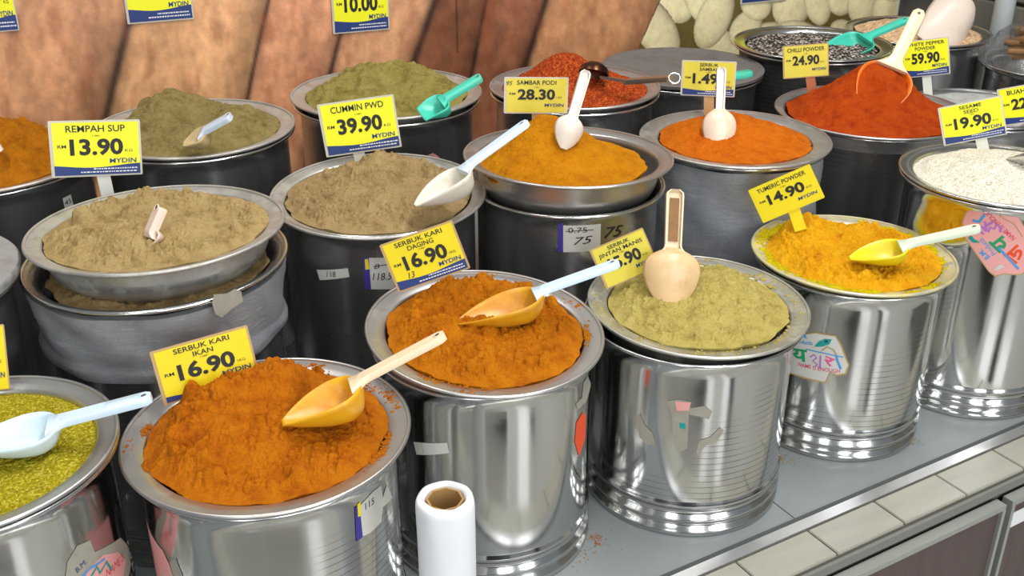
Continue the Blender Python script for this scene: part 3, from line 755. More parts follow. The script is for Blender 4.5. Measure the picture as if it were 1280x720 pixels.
dN = drum('dark drum at the right edge under the bagged brown sticks', 1.42, 2.77, .366, .152, ST_DARK)
basin('steel basin holding a plastic bag of brown sticks, at the right edge', 1.42, 2.77, .373, .178, None, ri=.86)

# ------------------------------------------------------------------ stickers on drums
def cyl(cx, cy, r, px, py):            # photo point on a drum wall -> (arc length, height)
    d = ray(px, py); o = Vector((-cx, -cy))
    a = d.x ** 2 + d.y ** 2; b = 2 * (o.x * d.x + o.y * d.y); c_ = o.x ** 2 + o.y ** 2 - r * r
    q = max(0, b * b - 4 * a * c_); t = (-b - math.sqrt(q)) / (2 * a)
    x, y = o.x + d.x * t, o.y + d.y * t
    return (math.atan2(y, x) * r, CAM_Z + d.z * t)
class Stick:
    def __init__(s, th, r): s.th = th; s.r = r; s.k = Ink(); s.cx, s.cy = th.location.x, th.location.y
    def p(s, px, py): return cyl(s.cx, s.cy, s.r, px, py)
    def poly(s, pts, m, lift=.0006): s.k.poly([s.p(*q) for q in pts], m, lift)
    def text(s, t, a, b, hr, m, bold=.0, lift=.0010, shear=0):
        A, B = s.p(*a), s.p(*b); w_ = math.dist(A, B); s.k.text(t, A, w_, w_ * hr, m, math.atan2(B[1] - A[1], B[0] - A[0]), bold, shear, lift)
    def stroke(s, pts, w_, m, lift=.0010): s.k.stroke([s.p(*q) for q in pts], w_, m, lift)
    def done(s, name='sticker', label=None): return s.k.obj(name, s.th, s.r, label)

# drum B
s = Stick(dB, .158)
s.poly([(448, 633), (466, 614), (476, 606), (478, 622), (483, 605), (490, 622), (478, 634), (476, 652), (462, 666), (453, 670)], M_paper)
s.poly([(443, 634), (449, 631), (453, 671), (445, 677)], M_purple, .0008)
s.poly([(446, 630), (450, 627), (451, 644), (447, 646)], M_yellow2, .0009)
s.text('115', (456, 637), (467, 629), .6, M_black)
s.done('sticker', 'torn white sticker with purple edge and handwritten 115')
s = Stick(dB, .158)
s.poly([(182, 645), (190, 668), (204, 688), (212, 705), (222, 735), (190, 735), (186, 700)], M_pink)
s.poly([(212, 702), (220, 698), (230, 722), (222, 735)], M_torn)
s.text('NAME', (196, 724), (192, 690), .35, M_red)
s.done('sticker', 'torn pink sticker peeling from the left side')
# drum A
s = Stick(dA, .152)
s.poly([(80, 730), (84, 702), (96, 682), (112, 675), (118, 690), (134, 682), (150, 672), (160, 684), (163, 705), (156, 735)], M_torn)
s.poly([(104, 732), (108, 712), (128, 694), (146, 690), (156, 700), (150, 735)], M_pink, .0008)
s.stroke([(100, 722), (112, 710), (130, 698)], .003, M_sky, .0012)
s.stroke([(112, 722), (120, 708), (124, 716), (132, 702), (138, 712)], .004, M_teal, .0013)
s.text('B.M.', (96, 716), (108, 703), .5, M_blue)
s.text('NAME IS', (132, 722), (154, 700), .25, M_red)
s.done('sticker', 'torn pink and white sticker with teal lettering')
# drum C
s = Stick(dC, .151)
s.poly([(517, 552), (559, 553), (562, 566), (521, 568)], M_paper); s.stroke([(527, 553), (530, 567)], .0008, M_torn)
s.done('tape', 'strip of cream tape')
s = Stick(dC, .151)
s.poly([(729, 478), (734, 470), (738, 480), (733, 500), (722, 512), (719, 505), (727, 497)], M_torn)
s.poly([(720, 528), (728, 515), (732, 520), (731, 548), (723, 570), (718, 552)], M_orange)
s.done('sticker', 'torn orange sticker on the right side')
# drum D
s = Stick(dD, .155)
s.poly([(834, 501), (848, 499), (864, 502), (861, 518), (859, 560), (848, 566), (842, 556), (840, 520)], M_torn)
s.poly([(844, 501), (863, 503), (861, 513), (846, 513)], M_pink, .0009)
s.poly([(849, 528), (857, 529), (857, 536), (850, 535)], M_teal, .0009)
s.poly([(862, 510), (880, 507), (890, 514), (886, 524), (872, 520), (862, 518)], M_torn)
s.poly([(794, 522), (800, 517), (806, 531), (816, 541), (820, 556), (808, 556), (800, 546)], M_torn)
s.poly([(870, 565), (874, 550), (888, 546), (900, 534), (905, 538), (896, 552), (882, 557), (873, 568)], M_torn)
s.done('sticker', 'torn grey paper scraps')
# drum E
s = Stick(dE, .150)
s.poly([(983, 465), (985, 430), (996, 418), (1020, 415), (1045, 419), (1052, 430), (1058, 446), (1062, 456), (1058, 468), (1046, 470), (1038, 466), (1032, 479), (1005, 473)], M_gold, .0006)
s.poly([(984, 464), (986, 431), (997, 419), (1020, 416.5), (1044, 420.5), (1050, 431), (1056, 447), (1060, 456), (1056, 466), (1046, 468), (1037, 464), (1031, 477), (1006, 471)], M_paper, .0008)
s.text('B.M.', (997, 421), (1010, 423), .40, M_sky, .02)
s.text('Products', (994, 428), (1016, 431), .24, M_sky, .02)
LET = []
s.text('ज', (976, 448), (990, 450), 1.0, M_orange, .02)
s.text('य', (991, 449), (1010, 452), .85, M_green, .03)
s.stroke([(1013, 446), (1018, 443), (1021, 447), (1016, 451), (1022, 455), (1020, 458)], .0028, M_lilac, .0012); s.stroke([(1026, 444), (1025, 460)], .003, M_lilac, .0013)
s.text('र', (1028, 453), (1040, 458), 1.0, M_rose, .03)
s.stroke([(1045, 444), (1047, 451), (1051, 461)], .004, M_sky, .0012); s.stroke([(1008, 436), (1030, 441), (1054, 446)], .0022, M_sky, .0012)
s.stroke([(1027, 438), (1034, 433), (1042, 437), (1046, 444)], .0025, M_gold, .0013)
s.poly([(1018, 433), (1024, 426), (1032, 423), (1040, 424), (1037, 430), (1028, 433)], M_teal, .0012)
s.poly([(1031, 425), (1035, 425), (1035, 428), (1031, 428)], M_blue, .0014)
s.text('NAME IS ENOUGH', (998, 457), (1050, 466), .105, M_red, .01)
s.done('sticker', 'white sticker with coloured lettering and peacock feather')
# drum F
s = Stick(dF, .156)
out = [(1202, 277), (1207, 264), (1220, 256), (1233, 256), (1241, 263), (1248, 256), (1258, 255), (1268, 262), (1282, 285), (1300, 312), (1300, 330), (1276, 344), (1254, 343), (1244, 346), (1236, 340), (1205, 296)]
s.poly(out, M_gold, .0006)
cx_, cy_ = 1250, 300
s.poly([(cx_ + (x - cx_) * .96, cy_ + (y - cy_) * .965) for x, y in out], M_pink, .0008)
s.text('NAME IS ENOUGH', (1270, 297), (1231, 259), .11, M_red, .01)
s.text('B.M.', (1238, 321), (1227, 311), .45, M_sky, .03)
s.text('Products', (1246, 316), (1228, 297), .25, M_sky, .01)
s.text('ज', (1284, 316), (1268, 304), 1.0, M_orange, .03)
s.text('य', (1264, 305), (1250, 292), 1.0, M_green, .03)
s.stroke([(1250, 290), (1251, 284), (1246, 280), (1243, 286), (1238, 284), (1235, 290)], .0038, M_lilac, .0012); s.stroke([(1243, 276), (1233, 282)], .004, M_lilac, .0013)
s.text('र', (1240, 286), (1230, 275), 1.0, M_lilac, .03)
s.stroke([(1273, 336), (1248, 309)], .004, M_sky, .0013); s.stroke([(1231, 268), (1224, 277), (1216, 275)], .005, M_sky, .0013)
s.poly([(1210, 297), (1214, 294), (1219, 299), (1226, 303), (1216, 303)], M_teal, .0013)
s.poly([(1241, 337), (1250, 330), (1256, 333), (1246, 338)], M_paper, .0013)
s.stroke([(1252, 255), (1250, 270), (1268, 280), (1278, 296)], .0015, M_gold, .0013)
s.done('sticker', 'pink gold-edged sticker upside down with coloured lettering')
# drum R
s = Stick(dR, .160)
s.poly([(396, 337), (435, 335), (437, 346), (400, 350)], M_paper); s.text('118', (409, 346), (421, 346), .55, M_black, shear=.3)
s.done('tape', 'white tape with handwritten 118')
s = Stick(dR, .160)
s.poly([(456, 322), (490, 321), (494, 361), (460, 361)], M_paper)
s.poly([(453, 322), (461, 321), (464, 361), (456, 362)], M_purple, .0008); s.poly([(456, 324), (460, 323), (462, 336), (457, 337)], M_yellow2, .001)
s.text('118.5', (466, 350), (490, 349), .42, M_black, shear=.2); s.stroke([(467, 333), (486, 330)], .0014, M_black); s.text('B', (468, 336), (475, 335), .9, M_black, shear=.3)
s.done('sticker', 'white sticker with handwritten 118.5')
# drum I
s = Stick(dI, .156)
s.poly([(700, 280), (703, 278), (733, 277), (738, 280), (744, 276), (751, 277), (750, 312), (700, 315)], M_paper)
s.poly([(698, 280), (704, 278), (704, 315), (697, 315)], M_purple, .0008)
s.text('75', (717, 306), (741, 303), .42, M_black, shear=.3)
s.stroke([(707, 289), (725, 288), (742, 287)], .0013, M_black); s.text('0.75', (710, 291), (734, 290), .3, M_black)
s.done('sticker', 'white sticker with handwritten 75')
s = Stick(dI, .156); s.text('75', (755, 298), (778, 294), .55, M_black, shear=.3); s.done('handwriting')
# drum O
s = Stick(dO, .172)
s.poly([(498, 203), (512, 198), (530, 196), (541, 191), (549, 196), (553, 208), (500, 212)], M_pink)
s.poly([(531, 200), (535, 197), (539, 199), (536, 203)], M_teal, .0008); s.poly([(534, 199.5), (536, 199), (536.5, 201), (534.5, 201.5)], M_black, .001)
s.done('sticker', 'pink feather-eye sticker')
s = Stick(dQ, .1885)
s.poly([(266, 367), (282, 366), (292, 360), (300, 364), (302, 376), (290, 384), (276, 396), (268, 392), (264, 378)], M_torn, .003); s.done('sticker', 'torn paper remnant')
s = Stick(dS, .163)
s.poly([(78, 248), (88, 243), (92, 258), (81, 262)], M_paper); s.text('45', (81, 257), (89, 253), .6, M_black); s.done('sticker')

# ------------------------------------------------------------------ price signs
def lerp(a, b, t): return (a[0] + (b[0] - a[0]) * t, a[1] + (b[1] - a[1]) * t)
def price_tag(label, cor, d, title, price, rm='RM', kg='KG', code='11881', post=None, ym=None, sm=None, back=.12, yaw=0, blue=True, pm=None, hand=None, group=None, name='price_sign', pcol=None, bandh=.19, lean=.08, cat='price sign'):
    c0 = (sum(p[0] for p in cor) / 4, sum(p[1] for p in cor) / 4)
    P = atd(c0[0], c0[1], d)
    view = (P - Vector((0, 0, CAM_Z))).normalized()
    n = -view; n.z = n.z * .35; n.normalize()
    n = (Matrix.Rotation(math.radians(yaw), 3, 'Z') @ n).normalized()
    if wall_n is not None and name == 'wall_price_card': n = wall_n
    W_ = []
    for q in cor:
        r = ray(*q); t = (P - Vector((0, 0, CAM_Z))).dot(n) / r.dot(n); W_.append(r * t + Vector((0, 0, CAM_Z)))
    TL, TR, BR, BL = W_
    X = ((TR - TL) + (BR - BL)) / 2; w_ = X.length; X.normalize()
    Y = ((TL - BL) + (TR - BR)) / 2; Y = Y - X * Y.dot(X); h_ = Y.length; Y.normalize(); Z = X.cross(Y)
    O = (TL + TR + BR + BL) / 4 - X * w_ / 2 - Y * h_ / 2
    M = Matrix.Identity(4)
    for i, a in enumerate((X, Y, Z)): M.col[i][:3] = a
    M.col[3][:3] = O
    th = empty(name, M, label, cat, group)
    ym = ym or M_yellow; sm = sm or M_sleeve
    rr = .06 * w_
    def rnd(x0, y0, x1, y1, r):
        pts = []
        for (cx, cy, a0) in ((x1 - r, y1 - r, 0), (x0 + r, y1 - r, 90), (x0 + r, y0 + r, 180), (x1 - r, y0 + r, 270)):
            for k in range(4): a = math.radians(a0 + 30 * k); pts.append((cx + r * math.cos(a), cy + r * math.sin(a)))
        return pts
    bm = bmesh.new()
    f = bm.faces.new([bm.verts.new((x, y, -.002)) for x, y in rnd(0, 0, w_, h_, .002)])
    ex = bmesh.ops.extrude_face_region(bm, geom=[f])
    for v in ex['geom']:
        if isinstance(v, bmesh.types.BMVert): v.co.z = 0
    bmesh.ops.recalc_face_normals(bm, faces=bm.faces)
    bm_obj('sleeve', bm, sm, th)
    mg = .035 * w_
    k = Ink(); k.poly(rnd(mg, mg * .6, w_ - mg * .7, h_ - mg * .6, .001), ym, .0004); k.obj('card', th)
    iw = w_ - 1.7 * mg
    k = Ink()
    if blue:
        pts = [(mg, mg * .6), (w_ - mg * .7, mg * .6)]
        for i in range(13):
            t = 1 - i / 12; pts.append((mg + iw * t, h_ * (bandh + .03 * math.sin(t * 5.2 + 2.4))))
        k.poly(pts, M_blue, .0007); k.obj('blue_band', th)
        k = Ink()
        rs = random.Random(len(label))
        for row in range(2):
            x = mg + iw * (.30 if row else .45); y = h_ * (.07 + .055 * (1 - row))
            while x < mg + iw * .95:
                l_ = iw * rs.uniform(.012, .04); k.poly([(x, y), (x + l_, y), (x + l_, y + h_ * .022), (x, y + h_ * .022)], M_white, .0010); x += l_ + iw * .010
    pc = pcol or M_black
    lines = title.split('\n'); nl = len(lines)
    for i, l in enumerate(lines):
        th_ = h_ * (.12 if nl == 1 else .092)
        lw = min(iw * .86, len(l) * th_ * (.82 if nl == 1 else .95))
        k.text(l, (mg + iw / 2, h_ * (.80 if nl == 1 else .845 - .125 * i)), lw, th_, pc, bold=.012, z=.0010, center=True)
    yb = .40 if nl == 1 else .37
    if code: k.text(code, (mg + iw / 2, h_ * (.715 if nl == 1 else .665)), iw * .09, h_ * .03, pc, z=.001, center=True)
    if rm: k.text(rm, (mg + iw * .05, h_ * (yb + .12)), iw * .10, h_ * .06, pc, bold=.01, z=.001)
    k.text(price, (mg + iw * .19, h_ * yb), iw * .62 * (len(price) / 5), h_ * .275, pc, bold=.035, z=.0011)
    if kg: k.text(kg, (mg + iw * .83, h_ * (yb + .03)), iw * .09, h_ * .05, pc, z=.001)
    k.text('MYDIN', (mg + iw * .64, h_ * (.235 if blue else .20)), iw * .32, h_ * .085, M_blue, bold=.018, z=.0011, shear=.05)
    if hand: k.text(hand[0], (mg + iw * hand[1], h_ * hand[2]), iw * .10, h_ * .12, M_black, z=.0012, shear=.3)
    k.obj('lettering', th)
    if post:
        a, b = post                       # photo point of the post's top middle, its foot
        r = ray(*b); t = (P - Vector((0, 0, CAM_Z))).dot(n) / r.dot(n); B = M.inverted() @ (r * t + Vector((0, 0, CAM_Z)))
        r = ray(*a); t = (P - Vector((0, 0, CAM_Z))).dot(n) / r.dot(n); A = M.inverted() @ (r * t + Vector((0, 0, CAM_Z)))
        dd = (B - A).normalized(); pw = .010; B = B + dd * .03; A = A - dd * .02
        q = Vector((-dd.y, dd.x, 0)) * pw
        v = [A + q, A - q, B - q, B + q]; v = [Vector((p.x, p.y, z)) for z in (-.0024, -.005) for p in v]
        mesh('post', v, [(0, 3, 2, 1), (4, 5, 6, 7), (0, 1, 5, 4), (1, 2, 6, 5), (2, 3, 7, 6), (3, 0, 4, 7)], pm or M_post, th, False)
    return th
wall_n = None
price_tag('bright yellow REMPAH SUP price sign, 13.90', [(54, 151), (169, 150), (184, 217), (70, 223)], 1.66, 'REMPAH SUP', '13.90', post=((130, 222), (134, 240)), yaw=4)
price_tag('yellow CUMMIN PWD price sign, 39.90, with glare streak', [(395, 131), (491, 118), (503, 183), (409, 197)], 1.86, 'CUMMIN PWD', '39.90', post=((448, 190), (450, 198)), yaw=-3)
price_tag('yellow SAMBAR PODI price sign, 28.30', [(628, 96), (709, 97), (711, 142), (632, 142)], 1.86, 'SAMBAR PODI', '28.30', kg='1 KG', ym=M_yellow3, blue=False, post=((672, 143), (672, 155)), pm=M_post2, hand=('95', .0, .78), yaw=5)
price_tag('faded SERBUK SAMBAL price sign, partly behind upright scoop', [(848, 74), (917, 78), (922, 121), (855, 120)], 2.10, 'SERBUK\nSAMBAL', '1.49', ym=M_yellow3, post=((886, 121), (886, 146)), pm=M_post2, yaw=-4)
price_tag('small CHILLI POWDER price sign, 24.90', [(974, 58), (1032, 54), (1040, 94), (983, 99)], 2.30, 'CHILLI POWDER', '24.90', ym=M_yellow3, sm=M_sleeve2, blue=False, post=((1013, 97), (1016, 120)), pm=plain('post_orange_dust', srgb(185, 110, 70), .5), yaw=4)
price_tag('white pepper price sign, 59.90, behind the cream chilli scoop', [(1124, 52), (1184, 47), (1190, 91), (1130, 99)], 2.52, 'WHITE PEPPER\nPOWDER', '59.90', post=((1158, 94), (1160, 120)), yaw=-5)
price_tag('SESAME SEED price sign, 19.90', [(1166, 137), (1245, 120), (1266, 167), (1186, 181)], 1.97, 'SESAME\nSEED', '19.90', yaw=3, post=((1226, 172), (1230, 190)))
price_tag('BUAH KERAS price sign cut by the right edge, 22.90', [(1242, 112), (1318, 100), (1330, 145), (1256, 158)], 2.1, 'BUAH KERAS', '22.90', yaw=-3, post=((1290, 150), (1292, 176)))
price_tag('worn SERBUK KARI IKAN price sign, 16.90, front left', [(186, 440), (306, 408), (328, 470), (206, 508)], 1.345, 'SERBUK KARI\nIKAN', '16.90', kg='1KG', code='11881', ym=M_yellow2, sm=M_sleeve2, yaw=6, post=((265, 490), (272, 520)), bandh=.12)
price_tag('SERBUK KARI DAGING price sign, 16.90, stained with powder', [(479, 302), (571, 276), (582, 334), (493, 371)], 1.51, 'SERBUK KARI\nDAGING', '16.90', kg='1KG', ym=M_yellow2, sm=M_sleeve2, yaw=-6, hand=('13', .18, .2))
price_tag('small tilted SERBUK JINTAN MANIS price sign behind the pale blue scoop handle', [(738, 310), (806, 286), (822, 332), (757, 365)], 1.63, 'SERBUK\nJINTAN MANIS', '15.90', ym=M_yellow3, sm=M_sleeve2, blue=False, yaw=5)
price_tag('rounded TUMERIC POWDER price sign, 14.90', [(938, 236), (1012, 206), (1031, 246), (951, 281)], 1.80, 'TUMERIC POWDER', '14.90', ym=M_yellow2, sm=M_yellow2, blue=False, yaw=-4, post=((992, 262), (994, 268)), pm=M_yellow2)
price_tag('yellow price sign cut by the left edge, behind the green-gold spice', [(-75, 410), (4, 408), (14, 484), (-68, 498)], 1.31, '', '', ym=M_yellow2, sm=M_sleeve2, yaw=-5, post=((-30, 488), (-28, 520)), blue=False)
# cards stuck on the mural
wall_n = nW.copy()
def wd_(px, py):
    r = ray(px, py); o = Vector((0, 0, CAM_Z)); return (PC + nW * .009 - o).dot(nW) / r.dot(nW)
for lab, cor, ti, pr in (('yellow and blue price card at the top left corner of mural', [(-62, -40), (12, -44), (22, 38), (-52, 44)], '', ''),
                         ('yellow and blue price card reading 4.00 high on the mural', [(148, -46), (234, -52), (243, 24), (160, 30)], '', '4.00'),
                         ('yellow and blue 10.00 price card high on the mural', [(410, -24), (482, -30), (490, 37), (419, 42)], '', '10.00'),
                         ('blue-edged price card barely in view above the garlic print', [(925, -60), (985, -66), (990, 0), (932, 4)], '', '')):
    c_ = (sum(p[0] for p in cor) / 4, sum(p[1] for p in cor) / 4)
    price_tag(lab, cor, wd_(*c_), ti, pr, name='wall_price_card', bandh=.22, kg='KG' if '4.00' not in lab else '100GM', cat='price card')

# ------------------------------------------------------------------ scoops
def scoop_mat(name, col, stain=None, amt=0, rough=.35):
    if name in MATS: return MATS[name]
    t = NT(name); c = col
    if stain:
        a = t.ramp(t.noise(22, 5, .65), [(.62 - .35 * amt, 0), (.82 - .35 * amt, min(1, amt * 1.25))])
        c = t.mix(a, col, stain)
    t.base(c); t.set('Roughness', rough); t.set('Subsurface Weight', .0); MATS[name] = t.m; return t.m
def scoop(label, T, E, W, D, frac, body_m, bowl_m=None, roll=0, down=False, name='scoop', hw=.010, htk=.0045, bend=0, groove=None, up=None, square=False, hole=True, heel_w=.18):
    T = Vector(T); E = Vector(E); X = (E - T); L = X.length; X.normalize()
    u = Vector(up) if up else Vector((0, 0, 1))
    if down: u = -u
    Z = (u - X * u.dot(X)).normalized(); Z = Matrix.Rotation(math.radians(roll), 3, X) @ Z; Y = Z.cross(X)
    Lb = frac * L; Lh = L - Lb
    M = Matrix.Identity(4)
    for i, a in enumerate((X, Y, Z)): M.col[i][:3] = a
    M.col[3][:3] = T + X * Lb
    th = empty(name, M, label, 'scoop')
    nu, nv = 30, 20
    if square:
        wu, wv = [0, .1, .5, .8, .93, 1], [.82, .88, 1, .95, .7, .2]; du, dv = [0, .3, .7, .92, 1], [.05, .5, 1, .9, .1]
    else:
        wu, wv = [0, .06, .2, .4, .62, .8, .92, 1], [.14, .30, .60, .86, 1, .93, .66, heel_w]; du, dv = [0, .2, .5, .75, .92, 1], [.03, .38, .82, 1, .78, .08]
    wu2 = np.linspace(0, 1, 60)
    def sm(x, xs, ys):
        k = np.interp(np.clip([x - .05, x - .025, x, x + .025, x + .05], 0, 1), xs, ys); return float(k.mean())
    v = []; f = []
    for i in range(nu + 1):
        t = i / nu
        t = 1 - (1 - t) ** 1.25 if t > .0 else 0
        w_ = W / 2 * sm(t, wu, wv); dp = D * sm(t, du, dv)
        for j in range(nv + 1):
            b = -1 + 2 * j / nv
            b = math.copysign(abs(b) ** .85, b)
            v.append((-Lb + t * Lb, w_ * b, -dp * (1 - abs(b) ** 2.6) + .10 * D * math.sin(math.pi * t) * b * b))
    for i in range(nu):
        for j in range(nv):
            a = i * (nv + 1) + j; f.append((a, a + nv + 1, a + nv + 2, a + 1))
    o = mesh('bowl', v, f, bowl_m or body_m, th)
    so = o.modifiers.new('wall', 'SOLIDIFY'); so.thickness = .0022; so.offset = -1
    # U-channel handle
    hv = []; hf = []; ns = 22
    for i in range(ns + 1):
        t = i / ns; x = -.012 + (Lh + .012) * t
        wd2 = hw * (1.0 + .10 * t)
        wd2 += (W * .20) * max(0, 1 - t * 5.5) ** 2
        tk = htk
        if t > .92: wd2 *= math.sqrt(max(.12, 1 - ((t - .92) / .08) ** 2 * .75))
        zz = bend * t * t + .002 - .004 * max(0, 1 - t * 7)
        inn = min(.0025, wd2 * .4); top = .3 if i not in (0, ns) else .3
        sec = [(-wd2, tk * .6), (-wd2 * .85, tk), (wd2 * .85, tk), (wd2, tk * .6), (wd2, -tk), (wd2 - inn, -tk), (wd2 - inn, tk * .1 if 0 < i < ns else -tk), (-wd2 + inn, tk * .1 if 0 < i < ns else -tk), (-wd2 + inn, -tk), (-wd2, -tk)]
        for (y, z) in sec: hv.append((x, y, z + zz))
    m = 10
    for i in range(ns):
        for j in range(m):
            a = i * m + j; b = i * m + (j + 1) % m; hf.append((a, b, b + m, a + m))
    hf.append(tuple(range(m - 1, -1, -1))); hf.append(tuple(range(ns * m, ns * m + m)))
    h = sharp(mesh('handle', hv, hf, body_m, th), 50)
    if hole:
        xh = Lh * .925
        zt = bend * .86 + .002 + htk
        lathe('hanging_eye', [(.0042 + .0011 * math.cos(a), .0011 * math.sin(a)) for a in np.linspace(0, 2 * math.pi, 9)], body_m, h, 20, loc=(xh, 0, zt))
        lathe('eye_shade_disc', [(0, .0003), (.0034, .0003), (.0034, -.0003), (0, -.0003)], plain('hole_shadow', srgb(95, 80, 65), .8), h, 16, loc=(xh, 0, zt))  # dark disc on the solid handle, its colour standing for a hole's shade
    if groove:
        box('dusty_groove', (Lh * .5, 0, .0005 + .0001), (Lh * .72, hw * 1.15, .0012), groove, h)
    return th
M_cream = scoop_mat('plastic_cream', srgb(228, 205, 170)); M_lblue = scoop_mat('plastic_pale_blue', srgb(200, 218, 230), rough=.3)
M_whitep = scoop_mat('plastic_white', srgb(226, 216, 205)); M_tealp = scoop_mat('plastic_teal', srgb(60, 190, 165), srgb(110, 150, 100), .25)
# A
scoop('pale blue-white scoop lying on the green-gold spice, front left', atz(-48, 560, .375), atz(190, 498, .405), .072, .028, .50, M_lblue, scoop_mat('bowl_blue_stain', srgb(205, 225, 232), srgb(190, 135, 90), .20), hw=.0095)
# B
scoop('cream scoop with yellow-stained bowl on the front orange powder', atz(352, 528, .356), atz(557, 420, .440), .074, .038, .47, M_cream, scoop_mat('bowl_yellow_stain', srgb(228, 170, 30), srgb(206, 120, 10), .45), hw=.0088, roll=-6)
# C
scoop('scoop with pale blue handle and yellow-stained bowl, on the meat curry powder', atz(572, 402, .372), atz(774, 330, .440), .076, .034, .52, M_lblue, scoop_mat('bowl_amber_stain', srgb(214, 158, 30), srgb(190, 110, 10), .5), hw=.0085, roll=-4)
# D upright, back towards us
scoop('upright cream scoop with grooved handle stuck in the tan powder', atd(838, 388, 1.60), atd(844, 237, 1.62), .088, .024, .50, M_cream, scoop_mat('bowl_tan_stain', srgb(222, 188, 142), srgb(180, 140, 85), .35), up=(0, 1, .25), hw=.0125, groove=plain('groove_brown', srgb(150, 112, 72), .9, var=.2), hole=False, htk=.006)
# E
scoop('pale green-white scoop with yellow bowl on the bright yellow powder', atz(1062, 322, .352), atz(1225, 286, .410), .062, .026, .45, scoop_mat('plastic_pale_green', srgb(205, 215, 190)), scoop_mat('bowl_lime_stain', srgb(222, 200, 20), srgb(205, 180, 10), .3), hw=.0085, roll=4)
# G
scoop('large cream scoop stuck upright in the red chilli heap', atd(1084, 146, 2.175), atd(1150, 14, 2.26), .112, .040, .50, M_cream, scoop_mat('bowl_chilli_stain', srgb(224, 118, 30), srgb(200, 80, 10), .55), up=(-.25, -1, .55), hw=.013)
# L teal
scoop('teal scoop resting on the black peppercorns, back right', atd(1040, 66, 2.55), atd(1134, 25, 2.60), .090, .030, .48, M_tealp, up=(0, -.3, 1), hw=.010, square=True)
# M big white
scoop('large dusty white scoop in the pale peppercorns near the corner', atd(1165, 62, 2.80), atd(1222, -34, 2.92), .135, .05, .62, M_whitep, scoop_mat('bowl_white_tan', srgb(222, 205, 190), srgb(200, 160, 125), .3), up=(.35, 1, .2), hw=.014, square=True)
# O teal
scoop('teal scoop standing in the olive cumin powder', atz(526, 143, .507), atz(602, 97, .565), .060, .026, .42, M_tealp, up=(0, -.2, 1), hw=.010, square=True)
# I upright white
scoop('small white scoop standing in the golden powder cone', atd(704, 186, 1.75), atd(733, 88, 1.76), .048, .018, .40, M_whitep, scoop_mat('bowl_white_gold', srgb(230, 218, 205), srgb(215, 170, 100), .15), up=(0, 1, .3), hw=.0085, hole=False, heel_w=.3)
# H upright white
scoop('white scoop standing upright in the orange powder, right of centre', atd(898, 196, 1.96), atd(902, 84, 1.97), .062, .020, .52, M_whitep, scoop_mat('bowl_white_orange', srgb(232, 212, 190), srgb(222, 150, 60), .3), up=(0, 1, .2), hw=.0080, hole=False, heel_w=.25)
# R
scoop('translucent white scoop on the right slope of the brown powder', atz(519, 256, .462), atz(660, 154, .560), .072, .036, .46, M_lblue, scoop_mat('bowl_dusty_white', srgb(218, 212, 196), srgb(165, 135, 95), .30), hw=.009, roll=-8)
# Q
scoop('small pinkish scoop half buried in light tan powder', atd(183, 307, 1.435), atd(203, 260, 1.44), .044, .014, .42, scoop_mat('plastic_pinkish', srgb(222, 196, 178)), up=(-.6, -.5, .3), hw=.0085, htk=.006)
# P
scoop('pale blue scoop half buried in the olive brown powder, back left', atz(228, 180, .497), atz(290, 146, .545), .056, .022, .48, scoop_mat('plastic_dusty_blue', srgb(188, 198, 208)), scoop_mat('bowl_dusty', srgb(190, 165, 120), srgb(150, 125, 75), .5), hw=.010, down=False, up=(0, -.2, 1))
# K teal end
scoop('teal scoop on the flat grey lid, behind the SERBUK SAMBAL sign', atd(858, 104, 2.40), atd(939, 93, 2.44), .05, .012, .45, M_tealp, hw=.015, htk=.007)
# S
scoop('white scoop edge in the orange powder at the upper left edge', atz(-70, 215, .49), atz(2, 186, .525), .05, .02, .45, M_whitep, hw=.009, hole=False)
# F metal scoop
scoop('shiny metal scoop in the sesame, cut by the right edge', atz(1256, 199, .440), atz(1340, 178, .50), .05, .020, .6, ST_RIM, hw=.008, hole=False)
# J ladle
th = empty('metal_ladle', Matrix.Identity(4), 'metal ladle with dark bowl in the dark red chilli flakes', 'ladle')
a = atd(724, 92, 2.16); bb = atd(790, 101, 2.08); e = atd(848, 99, 2.04)
c = atd(742, 95, 2.14)
M_lad = steel('ladle_steel', (.5, .48, .46, 1), .25)
prof = [(0, -.022), (.015, -.020), (.026, -.012), (.030, 0), (.0315, 0), (.028, -.013), (.016, -.0218), (0, -.024)]
b_ = lathe('ladle_bowl', prof, steel('ladle_brown', (.10, .045, .025, 1), .3), th, 48); b_.location = c + Vector((0, 0, .004)); b_.rotation_euler = (math.radians(150), math.radians(12), 0)
def bar(name, p, q, w_, h_, mat, parent):
    p = Vector(p); q = Vector(q); X = (q - p).normalized(); Z = Vector((0, 0, 1)); Z = (Z - X * Z.dot(X)).normalized(); Y = Z.cross(X)
    M = Matrix.Identity(4)
    for i, a_ in enumerate((X, Y, Z)): M.col[i][:3] = a_
    M.col[3][:3] = (p + q) / 2
    return box(name, (0, 0, 0), ((q - p).length, w_, h_), mat, parent, M, bev=min(w_, h_) * .3)
bar('ladle_handle', atd(782, 102, 2.10), atd(838, 98, 2.05), .026, .009, M_lad, th)
bar('ladle_neck', atd(750, 96, 2.13), atd(784, 102, 2.10), .008, .006, M_lad, th)
rg = lathe('hanging_ring', [(.011 + .0022 * math.cos(x), .0022 * math.sin(x)) for x in np.linspace(0, 2 * math.pi, 9)], ST_RIM, th, 24); rg.location = atd(843, 98, 2.04); rg.rotation_euler = (math.radians(50), 0, 0)

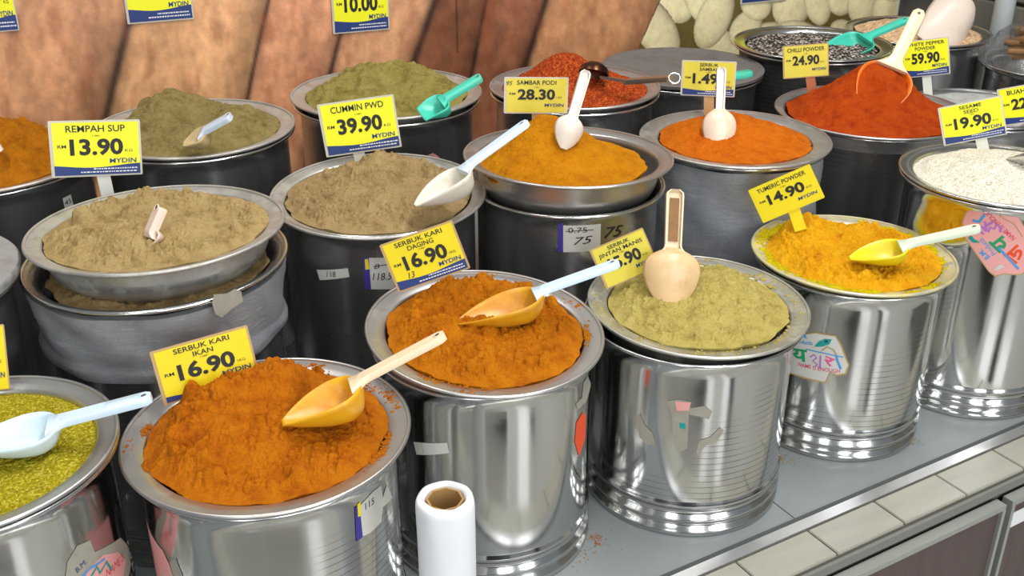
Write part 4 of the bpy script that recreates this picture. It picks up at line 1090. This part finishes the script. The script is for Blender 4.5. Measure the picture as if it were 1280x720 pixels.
# ------------------------------------------------------------------ white film roll on the ledge
RL = empty('film_roll', Vector((-.0757, .970, .0026)), 'white plastic bag roll standing on end at the front of the counter', 'roll')
M_film = plain('white_film', srgb(232, 234, 236), .4, var=.02)
def rf(r, z, a):
    return r + .0004 * math.sin(a * 7 + z * 30) + (.0012 * math.sin(a * 2.5 + 1) * (1 if z > .32 else 0))
H = .320
lathe('film', [(.022, .002), (.0335, .002)] + [(.0335, .002 + (H - .012) * i / 8) for i in range(1, 9)] + [(.0328, H - .004), (.0310, H - .001), (.0285, H), (.0268, H - .0015), (.0255, H + .001), (.0238, H - .001), (.0226, H - .004), (.022, H - .02), (.022, .002)], M_film, RL, 72, rf)
lathe('cardboard_core', [(.0195, .002), (.0218, .002), (.0218, H - .003), (.0195, H - .003), (.0195, .002)], plain('cardboard', srgb(176, 138, 84), .85, var=.12, scale=50), RL, 8)

# ------------------------------------------------------------------ bagged brown sticks at the right edge
ms = plain('bark_brown', srgb(165, 122, 80), .8, var=.25, scale=40, bump=.4)
for i in range(16):
    L_ = random.uniform(.10, .15); a0 = random.uniform(-.5, .5) + math.radians(-50)
    v = []; f = []; n = 8; m = 8
    for k in range(n + 1):
        for j in range(m):
            a = math.pi * 1.6 * j / (m - 1); r = .008
            v.append((-L_ / 2 + L_ * k / n, r * math.cos(a), r * math.sin(a) + .006 * math.sin(k / n * 3)))
    for k in range(n):
        for j in range(m - 1): q = k * m + j; f.append((q, q + 1, q + m + 1, q + m))
    o = mesh('bark_stick', v, f, ms)
    so = o.modifiers.new('bark', 'SOLIDIFY'); so.thickness = .002
    o.location = (1.40 + random.uniform(-.055, .055), 2.76 + random.uniform(-.05, .05), .385 + .014 * (i // 3))
    o.rotation_euler = (0, random.uniform(-.12, .12), a0)
    tag(o, 'brown curled bark stick inside the clear plastic bag at the right edge', 'spice', 'bark sticks in the plastic bag')
t = NT('clear_film'); t.set('Base Color', (.9, .92, .93, 1)); t.set('Roughness', .12); t.set('Transmission Weight', 1.0); t.set('IOR', 1.12); t.set('Alpha', .35)
def crumple(r, z, a):
    x = np.array([math.cos(a) * 2.2 + 4]); y = np.array([math.sin(a) * 2.2 + z * 14])
    return r * (1 + .20 * float(fbm(x, y, 77, 3)[0])) + .003 * math.sin(a * 17 + z * 90)
bg = lathe('plastic_bag', [(.02, -.04), (.12, -.038), (.155, -.005), (.160, .03), (.145, .06), (.11, .083), (.06, .095), (.015, .10)], t.m, None, 90, crumple, deg=180)
bg.location = (1.415, 2.77, .375); tag(bg, 'clear plastic bag wrapped around brown sticks at the right edge', 'bag')
